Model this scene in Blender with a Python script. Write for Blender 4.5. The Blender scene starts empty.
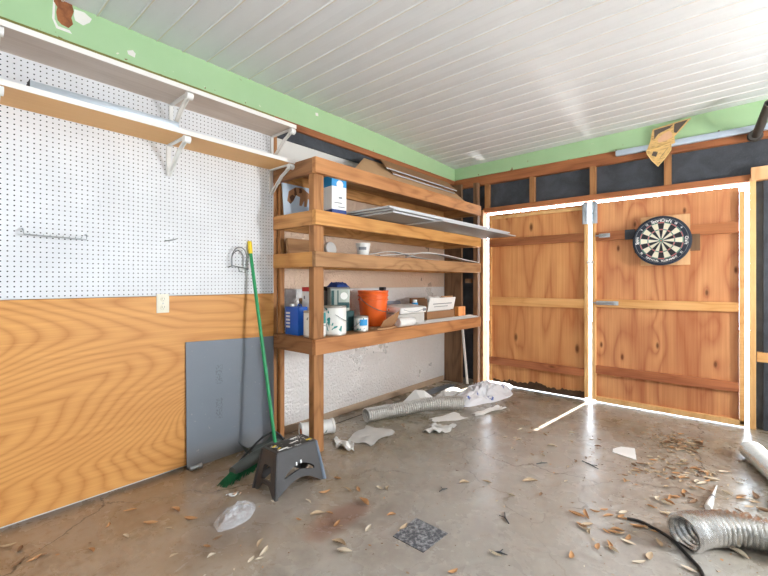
import bpy, bmesh, math, random
from mathutils import Vector, Matrix, noise
random.seed(7)
C = bpy.context.scene.collection
PI = math.pi

# ------------------------------------------------------------------ materials
def lin(c):
    return tuple(((x/255)/12.92 if x/255 <= .04045 else ((x/255+.055)/1.055)**2.4) for x in c) + (1,)

class NT:
    def __init__(s, name):
        s.m = bpy.data.materials.new(name); s.m.use_nodes = True
        s.t = s.m.node_tree; s.t.nodes.clear()
        s.out = s.n('ShaderNodeOutputMaterial'); s.b = s.n('ShaderNodeBsdfPrincipled')
        s.l(s.b.outputs[0], s.out.inputs[0])
    def n(s, ty, **k):
        x = s.t.nodes.new(ty)
        for a, v in k.items(): setattr(x, a, v)
        return x
    def l(s, a, b): s.t.links.new(a, b)
    def put(s, v, inp):
        if hasattr(v, 'is_linked') or hasattr(v, 'links'): s.l(v, inp)
        else: inp.default_value = v
    def math(s, op, a, b=None, c=None):
        x = s.n('ShaderNodeMath', operation=op)
        for i, v in enumerate((a, b, c)):
            if v is not None: s.put(v, x.inputs[i])
        return x.outputs[0]
    def mix(s, f, a, b, mode='MIX'):
        x = s.n('ShaderNodeMix', data_type='RGBA', blend_type=mode)
        s.put(f, x.inputs[0]); s.put(a, x.inputs[6]); s.put(b, x.inputs[7])
        return x.outputs[2]
    def coord(s, scale=(1,1,1), loc=(0,0,0), rot=(0,0,0), kind='Object'):
        t = s.n('ShaderNodeTexCoord'); m = s.n('ShaderNodeMapping')
        s.l(t.outputs[kind], m.inputs[0]); m.inputs['Scale'].default_value = scale
        m.inputs['Location'].default_value = loc; m.inputs['Rotation'].default_value = rot
        return m.outputs[0]
    def noise(s, vec, scale=5, detail=3, rough=.55, dist=0):
        x = s.n('ShaderNodeTexNoise'); s.l(vec, x.inputs['Vector'])
        x.inputs['Scale'].default_value = scale; x.inputs['Detail'].default_value = detail
        x.inputs['Roughness'].default_value = rough; x.inputs['Distortion'].default_value = dist
        return x.outputs['Fac']
    def ramp(s, f, stops):
        x = s.n('ShaderNodeValToRGB'); s.l(f, x.inputs[0]); e = x.color_ramp.elements
        while len(e) < len(stops): e.new(.5)
        for i, (p, c) in enumerate(stops):
            e[i].position = p; e[i].color = c if len(c) == 4 else lin(c)
        return x.outputs[0]
    def rampf(s, f, a, b):
        x = s.n('ShaderNodeMapRange'); s.l(f, x.inputs[0])
        x.inputs[1].default_value = a; x.inputs[2].default_value = b; x.clamp = True
        return x.outputs[0]
    def bump(s, h, strength=.3, dist=.005):
        x = s.n('ShaderNodeBump'); s.l(h, x.inputs['Height'])
        x.inputs['Strength'].default_value = strength; x.inputs['Distance'].default_value = dist
        s.l(x.outputs[0], s.b.inputs['Normal'])
    def fin(s, col=None, rough=.5, metal=0, spec=None):
        if col is not None: s.put(col if not isinstance(col, tuple) or len(col) == 4 else lin(col), s.b.inputs['Base Color'])
        s.put(rough, s.b.inputs['Roughness']); s.put(metal, s.b.inputs['Metallic'])
        if spec is not None: s.b.inputs['Specular IOR Level'].default_value = spec
        return s.m

def plain(name, c, rough=.5, metal=0, var=.06, scale=12, spec=None):
    t = NT(name); f = t.noise(t.coord(), scale, 4)
    a = tuple(max(0, x*(1-var)) for x in lin(c)[:3])+(1,); b = tuple(min(1, x*(1+var)) for x in lin(c)[:3])+(1,)
    col = t.mix(f, a, b)
    return t.fin(col, rough, metal, spec)

AX = {'X': 0, 'Y': 1, 'Z': 2}
def wood(name, light, dark, axis='X', rings=7, sc=1.0, rough=.62, knot=(95,50,22), hue=.10, strips=None, contrast=1.0, knots=1.2, rot=None, big=.35, blotch=None, flat=None, bendk=.55):
    t = NT(name)
    s3 = [1, 1, 1]; s3[AX[axis]] = .16
    g3 = [70, 70, 70]; g3[AX[axis]] = 1.6
    oi = t.n('ShaderNodeObjectInfo')
    base = t.coord(tuple(s3), rot=rot or (0,0,0))
    add = t.n('ShaderNodeVectorMath', operation='MULTIPLY_ADD')
    cmb = t.n('ShaderNodeCombineXYZ')
    for i in range(3): t.l(oi.outputs['Random'], cmb.inputs[i])
    t.l(cmb.outputs[0], add.inputs[0]); add.inputs[1].default_value = (7.3, 5.1, 3.7); t.l(base, add.inputs[2])
    vec = add.outputs[0]
    n1 = t.noise(vec, 2.6*sc, 2, .45, .25)
    # knots bend the rings round them
    k3 = [1, 1, 1]; k3[AX[axis]] = .42
    kv = t.coord(tuple(k3)); ka = t.n('ShaderNodeVectorMath', operation='ADD'); t.l(kv, ka.inputs[0]); t.l(cmb.outputs[0], ka.inputs[1])
    vo = t.n('ShaderNodeTexVoronoi'); t.l(ka.outputs[0], vo.inputs['Vector'])
    if flat:
        vo.voronoi_dimensions = '2D'; sp_ = t.n('ShaderNodeSeparateXYZ'); cb_ = t.n('ShaderNodeCombineXYZ'); t.l(ka.outputs[0], sp_.inputs[0])
        ax = [i for i in range(3) if i != AX[flat]]; t.l(sp_.outputs[ax[0]], cb_.inputs[0]); t.l(sp_.outputs[ax[1]], cb_.inputs[1]); t.l(cb_.outputs[0], vo.inputs['Vector'])
    vo.inputs['Scale'].default_value = knots*2
    d = vo.outputs['Distance']
    bend = t.math('MULTIPLY', t.math('POWER', 2.718, t.math('MULTIPLY', d, -4.5)), bendk)
    val = t.math('MULTIPLY', t.math('ADD', n1, bend), rings*2.0)
    pp = t.math('PINGPONG', val, 1.0)
    band = t.math('POWER', pp, 2.2)
    grain = t.noise(t.coord(tuple(g3)), 1.0, 3, .6)
    f = t.math('MULTIPLY', t.math('ADD', t.math('MULTIPLY', band, .62*contrast), t.math('MULTIPLY', t.rampf(grain, .35, .75), .42)), 1.0)
    col = t.mix(f, lin(light), lin(dark))
    big_ = t.noise(t.coord((.8,.8,.8)), 1.7, 3)
    col = t.mix(t.math('MULTIPLY', t.rampf(big_, .42, .68), big), col, lin(blotch or dark))
    if strips:
        sx = t.n('ShaderNodeSeparateXYZ'); t.l(t.coord(), sx.inputs[0])
        cell = t.math('FLOOR', t.math('DIVIDE', sx.outputs[AX[strips[0]]], strips[1]))
        wn = t.n('ShaderNodeTexWhiteNoise', noise_dimensions='1D'); t.l(cell, wn.inputs['W'])
        col = t.mix(t.math('MULTIPLY', wn.outputs['Value'], strips[2]), col, lin(strips[3]))
    hs = t.n('ShaderNodeHueSaturation'); t.l(col, hs.inputs['Color'])
    t.l(t.math('MULTIPLY_ADD', oi.outputs['Random'], 2*hue, 1-hue), hs.inputs['Value'])
    col = hs.outputs[0]
    kn = t.rampf(d, .055, .02)
    col = t.mix(t.math('MULTIPLY', kn, .85), col, lin(knot))
    t.bump(grain, .15, .002)
    return t.fin(col, rough, 0, .35)

M = {}
M['ply_left'] = wood('ply_left', (222,162,92), (186,120,58), 'Y', 44, .5, .5, hue=.0, knots=.55, flat='X', contrast=1.0, big=.2)
M['ply_door'] = wood('ply_door', (228,168,110), (186,112,64), 'Z', 6, 1.0, .6, hue=.03, flat='Y', bendk=.22, knots=1.1, blotch=(192,112,62))
M['ply_door_r'] = wood('ply_door_r', (226,166,114), (176,102,66), 'Z', 6.5, 1.0, .6, hue=.02, flat='Y', bendk=.25, strips=('X', .27, .5, (176,98,56)), knots=1.7, blotch=(182,104,66))
M['lumber'] = wood('lumber', (216,160,100), (168,112,62), 'Y', 5, 3, .65, hue=.12, knots=2.0)
M['lumber_x'] = wood('lumber_x', (204,150,94), (154,102,58), 'X', 5, 3, .65, hue=.12, knots=2.0)
M['lumber_z'] = wood('lumber_z', (186,132,84), (132,88,52), 'Z', 5, 3, .65, hue=.10, knots=2.0)
M['lumber_red'] = wood('lumber_red', (206,146,94), (154,98,58), 'Y', 4, 3, .65, hue=.03, knots=2.0)
M['lumber_grey'] = wood('lumber_grey', (186,142,100), (140,100,66), 'Y', 5, 3, .7, hue=.03, knots=2.0)
M['lumber_yellow'] = wood('lumber_yellow', (228,172,104), (188,126,66), 'Y', 4, 3, .6, hue=.02, knots=1.5, flat='X')
M['lumber_dark_x'] = wood('lumber_dark_x', (162,114,76), (116,78,48), 'X', 5, 3, .7, hue=.03, knots=2.0)
M['lumber_yellow_x'] = wood('lumber_yellow_x', (222,164,96), (180,120,62), 'X', 4, 3, .6, hue=.02, knots=2.0)
M['rail_light'] = wood('rail_light', (236,184,122), (206,146,84), 'X', 3, 3, .6, hue=.05)
M['pale_wood'] = wood('pale_wood', (232,186,138), (206,152,104), 'Z', 3, 3, .6, hue=.03)
M['rail_dark'] = wood('rail_dark', (184,118,74), (134,78,46), 'X', 3, 3, .65, hue=.08)
M['rail_red'] = wood('rail_red', (196,124,82), (150,84,52), 'X', 3, 3, .65, hue=.06)
M['stile'] = wood('stile', (240,196,136), (212,158,98), 'Z', 2, 3, .6, hue=.05)
M['plank_brown'] = wood('plank_brown', (140,106,78), (92,66,46), 'Z', 5, 2.5, .75, hue=.05)
M['plate'] = wood('plate', (178,112,70), (120,70,42), 'X', 3, 3, .7, hue=.1)
M['plate_y'] = wood('plate_y', (178,112,70), (110,66,40), 'Y', 3, 3, .7, hue=.1)
M['shelf_ply'] = wood('shelf_ply', (176,134,92), (140,98,62), 'Y', 5, 1.5, .7, hue=.08)
M['shelf_under'] = wood('shelf_under', (226,178,120), (208,156,98), 'Y', 2, 1, .55, hue=.02, contrast=.4, knots=.01)
M['shelf_grey'] = wood('shelf_grey', (222,212,204), (196,182,172), 'Y', 4, 2, .6, hue=.02, contrast=.7, knots=.6, knot=(150,110,90))
M['block'] = wood('block', (222,160,92), (190,122,62), 'Z', 3, 3)

def mk_pegboard():
    t = NT('pegboard'); sx = t.n('ShaderNodeSeparateXYZ'); t.l(t.coord(), sx.inputs[0])
    def dd(o):
        a = t.math('SUBTRACT', t.math('FRACT', t.math('DIVIDE', o, .0254)), .5); return t.math('MULTIPLY', a, a)
    r2 = t.math('ADD', dd(sx.outputs[1]), dd(sx.outputs[2]))
    hole = t.math('LESS_THAN', r2, .125**2*1.25)
    sm = t.noise(t.coord(), 3, 5)
    base = t.mix(t.rampf(sm, .35, .75), lin((228,230,234)), lin((216,218,222)))
    scuff = t.noise(t.coord((1,4,1)), 9, 4)
    base = t.mix(t.math('MULTIPLY', t.rampf(scuff, .68, .8), .25), base, lin((150,150,155)))
    col = t.mix(hole, base, lin((40,40,44)))
    return t.fin(col, .5, 0, .3)
M['pegboard'] = mk_pegboard()

def mk_green():
    t = NT('green_paint'); n = t.noise(t.coord(), 4, 5)
    col = t.mix(n, lin((160,194,146)), lin((174,206,162)))
    chip = t.noise(t.coord((1,1,1.2)), 16, 5, .6)
    z = t.n('ShaderNodeSeparateXYZ'); t.l(t.coord(), z.inputs[0])
    low = t.rampf(z.outputs[2], .05, .0)
    c = t.rampf(t.math('ADD', chip, t.math('MULTIPLY', low, .06)), .72, .735)
    col = t.mix(c, col, lin((226,222,206)))
    c2 = t.rampf(t.math('ADD', t.noise(t.coord((1,1,1), (3,1,2)), 22, 4), t.math('MULTIPLY', low, .1)), .735, .75)
    col = t.mix(c2, col, lin((120,78,44)))
    t.bump(c, .3, .002)
    return t.fin(col, .45, 0, .4)
M['green'] = mk_green()

def mk_ceiling():
    t = NT('ceiling_paint'); n = t.noise(t.coord((.6,3,1)), 4, 4)
    col = t.mix(n, lin((222,224,226)), lin((208,210,212)))
    d = t.rampf(t.noise(t.coord(), 40, 3), .68, .8)
    col = t.mix(t.math('MULTIPLY', d, .3), col, lin((170,150,130)))
    return t.fin(col, .38, 0, .5)
M['ceiling'] = mk_ceiling()
M['ceil_joint'] = plain('ceil_joint', (214,206,192), .4)

def mk_felt(name, c, c2):
    t = NT(name); n = t.noise(t.coord((1,1,1)), 6, 5, .6, .4)
    f = t.noise(t.coord(), 140, 2)
    col = t.mix(t.rampf(n, .35, .7), lin(c), lin(c2))
    col = t.mix(t.math('MULTIPLY', t.rampf(f, .6, .75), .35), col, lin((112,114,120)))
    t.bump(n, .5, .01)
    return t.fin(col, .7, 0, .3)
M['felt'] = mk_felt('felt', (58,61,67), (78,82,89))
M['felt_grey'] = mk_felt('felt_grey', (92,98,105), (112,118,125))

def mk_foil(name='foil_board', c1=(244,244,244), c2=(232,230,228), met=.42):
    t = NT(name); n = t.noise(t.coord(), 52, 3, .5, .2); b = t.noise(t.coord(), 2.5, 4)
    col = t.mix(b, lin(c1), lin(c2))
    sp = t.rampf(t.noise(t.coord(), 90, 3), .72, .78)
    col = t.mix(t.math('MULTIPLY', sp, .35), col, lin((150,130,110)))
    t.bump(n, .85, .017)
    return t.fin(col, t.math('MULTIPLY_ADD', b, .15, .22), met)
M['foil'] = mk_foil(); M['foil_wood_reflection'] = mk_foil('foil_board_wood_reflection', (232,208,186), (216,188,164), .5)  # warm copy has the reflected wood tone put into its colour

def mk_floor():
    t = NT('concrete')
    v = t.coord()
    a = t.noise(v, .9, 5, .6, .3); b = t.noise(v, 4.5, 6, .65, .4); c = t.noise(v, 26, 5, .6); g = t.noise(v, 150, 2)
    col = t.ramp(a, [(.30,(108,98,80)), (.46,(142,133,114)), (.58,(164,160,150)), (.75,(134,123,104))])
    col = t.mix(t.math('MULTIPLY', t.rampf(b, .45, .72), .55), col, lin((108,90,72)))
    col = t.mix(t.math('MULTIPLY', t.rampf(c, .52, .70), .5), col, lin((184,172,158)))
    col = t.mix(t.math('MULTIPLY', t.rampf(c, .46, .28), .6), col, lin((104,86,68)))
    sx = t.n('ShaderNodeSeparateXYZ'); t.l(v, sx.inputs[0])
    # rust-brown stain by the plywood wall, a greyer worn middle
    def spot(x, y, rx, ry):
        dx = t.math('DIVIDE', t.math('SUBTRACT', sx.outputs[0], x), rx); dy = t.math('DIVIDE', t.math('SUBTRACT', sx.outputs[1], y), ry)
        r = t.math('ADD', t.math('MULTIPLY', dx, dx), t.math('MULTIPLY', dy, dy))
        r = t.math('ADD', r, t.math('MULTIPLY_ADD', b, 1.6, -.8))
        return t.rampf(r, 1.3, .3)
    col = t.mix(t.math('MULTIPLY', spot(-2.5, .9, 1.1, 1.5), .40), col, lin((166,126,82)))
    col = t.mix(t.math('MULTIPLY', spot(-.8, 2.1, 1.0, 1.7), .55), col, lin((178,172,168)))
    col = t.mix(t.math('MULTIPLY', spot(-1.9, 1.25, .22, .35), .45), col, lin((168,166,164)))
    col = t.mix(t.math('MULTIPLY', spot(-1.55, 1.45, .10, .22), .5), col, lin((120,64,42)))
    col = t.mix(t.math('MULTIPLY', spot(-1.85, 1.02, .16, .3), .35), col, lin((112,88,64)))
    col = t.mix(t.math('MULTIPLY', t.rampf(g, .66, .74), .5), col, lin((84,70,58)))
    # cracks
    vn = t.n('ShaderNodeTexVoronoi', feature='DISTANCE_TO_EDGE'); wv = t.n('ShaderNodeVectorMath', operation='ADD')
    nn = t.n('ShaderNodeTexNoise'); t.l(v, nn.inputs['Vector']); nn.inputs['Scale'].default_value = 3; nn.inputs['Detail'].default_value = 6
    sc = t.n('ShaderNodeVectorMath', operation='SCALE'); t.l(nn.outputs['Color'], sc.inputs[0]); sc.inputs['Scale'].default_value = .5
    t.l(v, wv.inputs[0]); t.l(sc.outputs[0], wv.inputs[1]); t.l(wv.outputs[0], vn.inputs['Vector']); vn.inputs['Scale'].default_value = .55
    crack = t.rampf(vn.outputs['Distance'], .004, .0015)
    crack = t.math('MULTIPLY', crack, t.rampf(a, .42, .55))
    col = t.mix(t.math('MULTIPLY', crack, .8), col, lin((70,58,48)))
    rough = t.math('MULTIPLY_ADD', b, .34, .10)
    h = t.math('SUBTRACT', t.math('ADD', t.math('MULTIPLY', b, .4), t.math('MULTIPLY', c, .4)), t.math('MULTIPLY', crack, .6))
    t.bump(h, .12, .005)
    return t.fin(col, rough, 0, .6)
M['floor'] = mk_floor()
M['joint'] = plain('joint', (52,42,34), .9)
M['curb'] = plain('curb', (168,146,124), .7, var=.18, scale=8)
M['outside'] = plain('outside_ground', (205,202,196), .8, var=.08)
M['plaster'] = plain('plaster', (226,224,220), .7, var=.06, scale=5)

def mk_greypanel():
    t = NT('grey_panel'); v = t.coord(); n = t.noise(v, 3, 5)
    col = t.mix(n, lin((112,120,130)), lin((126,132,142)))
    sp = t.rampf(t.noise(v, 45, 3), .70, .74)
    col = t.mix(t.math('MULTIPLY', sp, .6), col, lin((172,168,160)))
    sx = t.n('ShaderNodeSeparateXYZ'); t.l(v, sx.inputs[0])
    edge = t.rampf(sx.outputs[2], .16, .0)
    col = t.mix(t.math('MULTIPLY', t.math('MULTIPLY', edge, n), .7), col, lin((150,134,114)))
    # faint dotted stamp marks
    def win(o, a, b): return t.math('MULTIPLY', t.math('GREATER_THAN', o, a), t.math('LESS_THAN', o, b))
    st = t.math('MULTIPLY', win(sx.outputs[1], -.135, -.085), t.math('ADD', win(sx.outputs[2], .28, .42), win(sx.outputs[2], .52, .65)))
    dots = t.rampf(t.noise(t.coord((1,90,70)), 1, 2), .5, .56)
    col = t.mix(t.math('MULTIPLY', t.math('MULTIPLY', st, dots), .45), col, lin((78,84,92)))
    return t.fin(col, .5, 0, .4)
M['grey_panel'] = mk_greypanel()

M['white_metal'] = plain('white_metal', (232,232,230), .4, 0, .03)
M['white_plastic'] = plain('white_plastic', (236,236,234), .45, 0, .03)
M['white_paint'] = plain('white_paint', (236,232,228), .5, 0, .05)
M['ivory'] = plain('ivory', (232,226,206), .4, 0, .02)
M['dark_slot'] = plain('dark_slot', (40,38,36), .6)
M['galv'] = plain('galv', (190,198,206), .35, .85, .12, 30)
M['steel'] = plain('steel', (176,180,184), .38, .9, .12, 25)
M['dull_steel'] = plain('dull_steel', (140,142,144), .45, .7, .15, 25)
M['wire'] = plain('wire', (132,134,136), .4, .6, .1)
M['conduit'] = plain('conduit', (196,210,226), .4, .35, .08, 9)
def mk_alu():
    t = NT('alu_foil'); n = t.noise(t.coord(), 38, 4, .6); col = t.mix(n, lin((240,239,237)), lin((214,213,211)))
    t.bump(n, .4, .006)
    return t.fin(col, .27, .85)
M['alu'] = mk_alu()
def mk_dull_alu():
    t = NT('dusty_foil'); n = t.noise(t.coord(), 30, 4, .6); col = t.mix(t.rampf(n,.35,.7), lin((234,233,230)), lin((206,204,200)))
    t.bump(n, .3, .006)
    return t.fin(col, .34, .5)
M['dusty_alu'] = mk_dull_alu()
M['black_pipe'] = plain('black_pipe', (84,80,76), .5, .3, .2, 40)
M['black_plastic'] = plain('black_plastic', (40,40,42), .45, 0, .15)
M['cable'] = plain('cable', (30,29,28), .5)
M['stool'] = plain('stool', (70,68,68), .5, 0, .18, 20)
M['stool_worn'] = plain('stool_worn', (110,124,142), .5, 0, .2, 20)
def mk_tread():
    t = NT('stool_tread'); n = t.noise(t.coord(), 34, 4, .7); col = t.mix(t.rampf(n, .57, .62), lin((52,52,52)), lin((206,206,204)))
    return t.fin(col, .55)
M['tread'] = mk_tread()
M['yellow'] = plain('yellow', (238,206,44), .5)
M['broom_green'] = plain('broom_green', (34,150,92), .4)
M['bristle'] = plain('bristle', (24,104,62), .8, 0, .3, 60)
M['dustpan'] = plain('dustpan', (84,90,88), .5, 0, .15)
M['blue'] = plain('blue', (28,96,196), .35)
M['blue_dark'] = plain('blue_dark', (40,70,140), .6, 0, .3, 30)
M['sky_blue'] = plain('sky_blue', (40,150,214), .45)
M['white_label'] = plain('white_label', (240,240,238), .45, 0, .02)
M['print_grey'] = plain('print_grey', (128,132,140), .5)
M['orange'] = plain('orange', (240,104,34), .4, 0, .03)
M['orange_label'] = plain('orange_label', (226,120,50), .5, 0, .1)
M['red'] = plain('red', (196,44,48), .45)
M['brick_red'] = plain('brick_red', (168,70,48), .5)
M['teal'] = plain('teal', (30,136,136), .45)
M['teal_dark'] = plain('teal_dark', (40,82,84), .5)
M['green_label'] = plain('green_label', (172,180,172), .35, 0, .15, 20)
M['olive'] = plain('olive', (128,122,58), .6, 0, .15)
M['can_metal'] = plain('can_metal', (196,194,188), .32, .85, .08, 20)
M['glass'] = None
def mk_glass():
    t = NT('amber_glass'); t.b.inputs['Transmission Weight'].default_value = .75
    return t.fin(lin((198,180,150)), .12)
M['glass'] = mk_glass()
def mk_clear():
    t = NT('clear_film'); n = t.noise(t.coord(), 40, 4); t.bump(n, .4, .005)
    tr = t.n('ShaderNodeBsdfTransparent'); mx = t.n('ShaderNodeMixShader'); mx.inputs[0].default_value = .24
    t.l(tr.outputs[0], mx.inputs[1]); t.l(t.b.outputs[0], mx.inputs[2]); t.l(mx.outputs[0], t.out.inputs[0])
    return t.fin(lin((236,236,240)), .14, 0, .9)
M['clear'] = mk_clear()
def mk_can_label(name, base, drips, thr=.60, scale=14):
    t = NT(name); n = t.noise(t.coord((1,1,.6)), scale, 3, .6, .5)
    col = t.mix(t.rampf(n, thr, thr+.02), lin(base), lin(drips)); return t.fin(col, .45)
M['can_white'] = mk_can_label('can_white_teal_drips', (238,238,234), (30,140,138))
M['can_white2'] = mk_can_label('can_white_grey_spots', (238,238,234), (120,130,132), .66, 20)
M['cardboard'] = plain('cardboard', (196,156,116), .8, 0, .1, 6)
M['cardboard_dark'] = plain('cardboard_dark', (158,116,80), .8, 0, .12, 6)
M['paper'] = plain('paper', (240,240,238), .7, 0, .03)
M['paper_grey'] = plain('paper_grey', (206,204,200), .7, 0, .05)
M['panel_grey'] = plain('panel_grey', (128,128,128), .6, 0, .06)
M['panel_edge'] = plain('panel_edge', (196,198,202), .5, 0, .05)
M['blue_sheet'] = plain('blue_sheet', (150,168,190), .35, .4, .25, 10)
M['pale_blue'] = plain('pale_blue', (206,222,240), .5, 0, .05, 12)
M['print_brown'] = mk_can_label('print_brown', (182,132,92), (96,64,44), .55, 16)
def mk_bag():
    t = NT('plastic_sack'); n = t.noise(t.coord((1,1.5,1)), 3.4, 3, .6, .8); col = t.mix(t.rampf(n, .60, .63), lin((226,228,234)), lin((54,84,160)))
    m = t.noise(t.coord(), 14, 4); t.bump(m, .35, .01)
    return t.fin(col, .35)
M['sack'] = mk_bag()
def mk_grate():
    t = NT('worn_black_tile'); n = t.noise(t.coord(), 46, 4, .7); col = t.mix(t.rampf(n, .45, .62), lin((72,74,80)), lin((158,158,160)))
    return t.fin(col, .6)
M['grate'] = mk_grate()
def mk_newsprint():
    t = NT('newsprint'); br = t.n('ShaderNodeTexNoise'); t.l(t.coord((14,14,60)), br.inputs['Vector']); br.inputs['Scale'].default_value = 1.6; br.inputs['Detail'].default_value = 3
    col = t.mix(t.math('MULTIPLY', t.rampf(br.outputs['Fac'], .52, .62), .55), lin((226,186,122)), lin((150,106,62)))
    return t.fin(col, .8)
M['newsprint'] = mk_newsprint()
M['news_dark'] = plain('news_dark', (92,80,72), .8, 0, .2, 40)
M['news_pale'] = plain('news_pale', (222,176,140), .8, 0, .2, 18)
M['news_edge'] = plain('news_edge', (240,208,140), .8)
M['black_sisal'] = plain('black_sisal', (34,36,40), .8, 0, .2, 80)
M['cream_sisal'] = plain('cream_sisal', (234,228,206), .8, 0, .1, 80)
M['db_red'] = plain('db_red', (206,84,78), .8)
M['db_green'] = plain('db_green', (72,140,104), .8)
M['db_ring'] = plain('db_ring', (36,44,60), .6)
LEAF = [plain('leaf_tan', (190,166,136), .7, 0, .15, 30), plain('leaf_orange', (190,142,96), .7, 0, .15, 30), plain('leaf_pale', (214,200,178), .7, 0, .1, 30), plain('leaf_brown', (136,104,76), .7, 0, .2, 30)]

# ------------------------------------------------------------------ mesh builder
def ease(a, b, x):
    t = max(0, min(1, (x-a)/(b-a))); return t*t*(3-2*t)

class MB:
    def __init__(s): s.b = bmesh.new()
    def box(s, x0, x1, y0, y1, z0, z1, bev=.002, mi=0):
        return s.obox(((x0+x1)/2, (y0+y1)/2, (z0+z1)/2), (abs(x1-x0), abs(y1-y0), abs(z1-z0)), None, bev, mi)
    def obox(s, c, size, R=None, bev=.002, mi=0):
        t = bmesh.new(); bmesh.ops.create_cube(t, size=1)
        bmesh.ops.scale(t, vec=size, verts=t.verts)
        bev = min(bev, min(size)*.45)
        if bev > 0: bmesh.ops.bevel(t, geom=list(t.edges), offset=bev, segments=2, affect='EDGES', profile=.6)
        m = Matrix.Translation(c) @ (R.to_4x4() if R else Matrix())
        bmesh.ops.transform(t, matrix=m, verts=t.verts)
        s._merge(t, mi); return s
    def _merge(s, t, mi=0):
        for f in t.faces: f.material_index = mi
        me = bpy.data.meshes.new('tmp'); t.to_mesh(me); t.free(); s.b.from_mesh(me); bpy.data.meshes.remove(me)
    def ring_sweep(s, rings, closed_ends=True, loop=False):
        vs = [[s.b.verts.new(p) for p in r] for r in rings]; n = len(vs[0])
        pairs = list(zip(vs, vs[1:])) + ([(vs[-1], vs[0])] if loop else [])
        for a, b in pairs:
            for i in range(n):
                j = (i+1) % n
                try: s.b.faces.new((a[i], a[j], b[j], b[i]))
                except ValueError: pass
        if closed_ends and not loop:
            s.b.faces.new(list(reversed(vs[0]))); s.b.faces.new(vs[-1])
        return s
    def frames(s, pts):
        pts = [Vector(p) for p in pts]; T = []
        for i in range(len(pts)):
            a = pts[max(0, i-1)]; b = pts[min(len(pts)-1, i+1)]; T.append((b-a).normalized())
        u = T[0].orthogonal().normalized(); out = []
        for p, t in zip(pts, T):
            u = (u - t*u.dot(t)).normalized(); out.append((p, t, u, t.cross(u)))
        return out
    def tube(s, pts, r, seg=10, radii=None, closed=True):
        fr = s.frames(pts); rings = []
        for i, (p, t, u, v) in enumerate(fr):
            rr = radii[i] if radii else r
            rings.append([p + (u*math.cos(2*PI*k/seg) + v*math.sin(2*PI*k/seg))*rr for k in range(seg)])
        return s.ring_sweep(rings, closed)
    def cyl(s, p0, p1, r, r2=None, seg=24):
        return s.tube([p0, p1], r, seg, [r, r if r2 is None else r2])
    def lathe(s, prof, c=(0,0,0), seg=32, R=None):
        rings = []
        for r, z in prof:
            ring = [Vector((max(r, 1e-4)*math.cos(2*PI*k/seg), max(r, 1e-4)*math.sin(2*PI*k/seg), z)) for k in range(seg)]
            if R: ring = [R @ p for p in ring]
            rings.append([p + Vector(c) for p in ring])
        return s.ring_sweep(rings, True)
    def prism(s, poly, fn0, fn1):
        a = [s.b.verts.new(fn0(p)) for p in poly]; b = [s.b.verts.new(fn1(p)) for p in poly]; n = len(a)
        s.b.faces.new(a); s.b.faces.new(list(reversed(b)))
        for i in range(n):
            j = (i+1) % n; s.b.faces.new((a[j], a[i], b[i], b[j]))
        return s
    def grid(s, nu, nv, fn, thick=None):
        top = [[s.b.verts.new(fn(i/nu, j/nv)) for j in range(nv+1)] for i in range(nu+1)]
        for i in range(nu):
            for j in range(nv): s.b.faces.new((top[i][j], top[i+1][j], top[i+1][j+1], top[i][j+1]))
        if thick:
            th = Vector(thick)
            bot = [[s.b.verts.new(Vector(top[i][j].co)+th) for j in range(nv+1)] for i in range(nu+1)]
            for i in range(nu):
                for j in range(nv): s.b.faces.new((bot[i][j], bot[i][j+1], bot[i+1][j+1], bot[i+1][j]))
            edge = [(i, 0) for i in range(nu)] + [(nu, j) for j in range(nv)] + [(nu-i, nv) for i in range(nu)] + [(0, nv-j) for j in range(nv)]
            for k in range(len(edge)):
                a, b = edge[k], edge[(k+1) % len(edge)]
                s.b.faces.new((top[b[0]][b[1]], top[a[0]][a[1]], bot[a[0]][a[1]], bot[b[0]][b[1]]))
        return s
    def build(s, name, mat, parent=None, smooth=40, off=None):
        bmesh.ops.recalc_face_normals(s.b, faces=s.b.faces)
        if off is None:
            if parent is not None:
                r = parent
                off = Vector(r.get('_o', (0, 0, 0)))
            else:
                xs = [v.co for v in s.b.verts]
                off = Vector(((min(p.x for p in xs)+max(p.x for p in xs))/2, (min(p.y for p in xs)+max(p.y for p in xs))/2, min(p.z for p in xs)))
        else: off = Vector(off)
        for v in s.b.verts: v.co -= off
        me = bpy.data.meshes.new(name); s.b.to_mesh(me); s.b.free()
        if smooth:
            me.polygons.foreach_set('use_smooth', [True]*len(me.polygons))
            me.set_sharp_from_angle(angle=math.radians(smooth))
        for m in (mat if isinstance(mat, (list, tuple)) else [mat]): me.materials.append(m)
        o = bpy.data.objects.new(name, me); C.objects.link(o)
        if parent is not None: o.parent = parent; o['_o'] = parent.get('_o', [0, 0, 0])
        else: o.location = off; o['_o'] = list(off)
        return o

def tag(o, label=None, cat=None, group=None, kind=None):
    if label: o['label'] = label
    if cat: o['category'] = cat
    if group: o['group'] = group
    if kind: o['kind'] = kind
    return o
def thing(name, label, cat, loc=(0,0,0), group=None, kind=None):
    o = bpy.data.objects.new(name, None); C.objects.link(o); o.empty_display_size = .05
    o.location = loc; o['_o'] = list(loc); return tag(o, label, cat, group, kind)
def dup(root, label, group=None):
    r = root.copy(); C.objects.link(r); r['label'] = label
    if group: r['group'] = group
    for ch in list(root.children):
        c = ch.copy(); C.objects.link(c); c.parent = r
        for g in list(ch.children):
            d = g.copy(); C.objects.link(d); d.parent = c
    return r
def part_label(o, l): o['label'] = l; return o
def rotz(a): return Matrix.Rotation(a, 3, 'Z')
def rotm(x=0, y=0, z=0): return Matrix.Rotation(z, 3, 'Z') @ Matrix.Rotation(y, 3, 'Y') @ Matrix.Rotation(x, 3, 'X')
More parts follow.
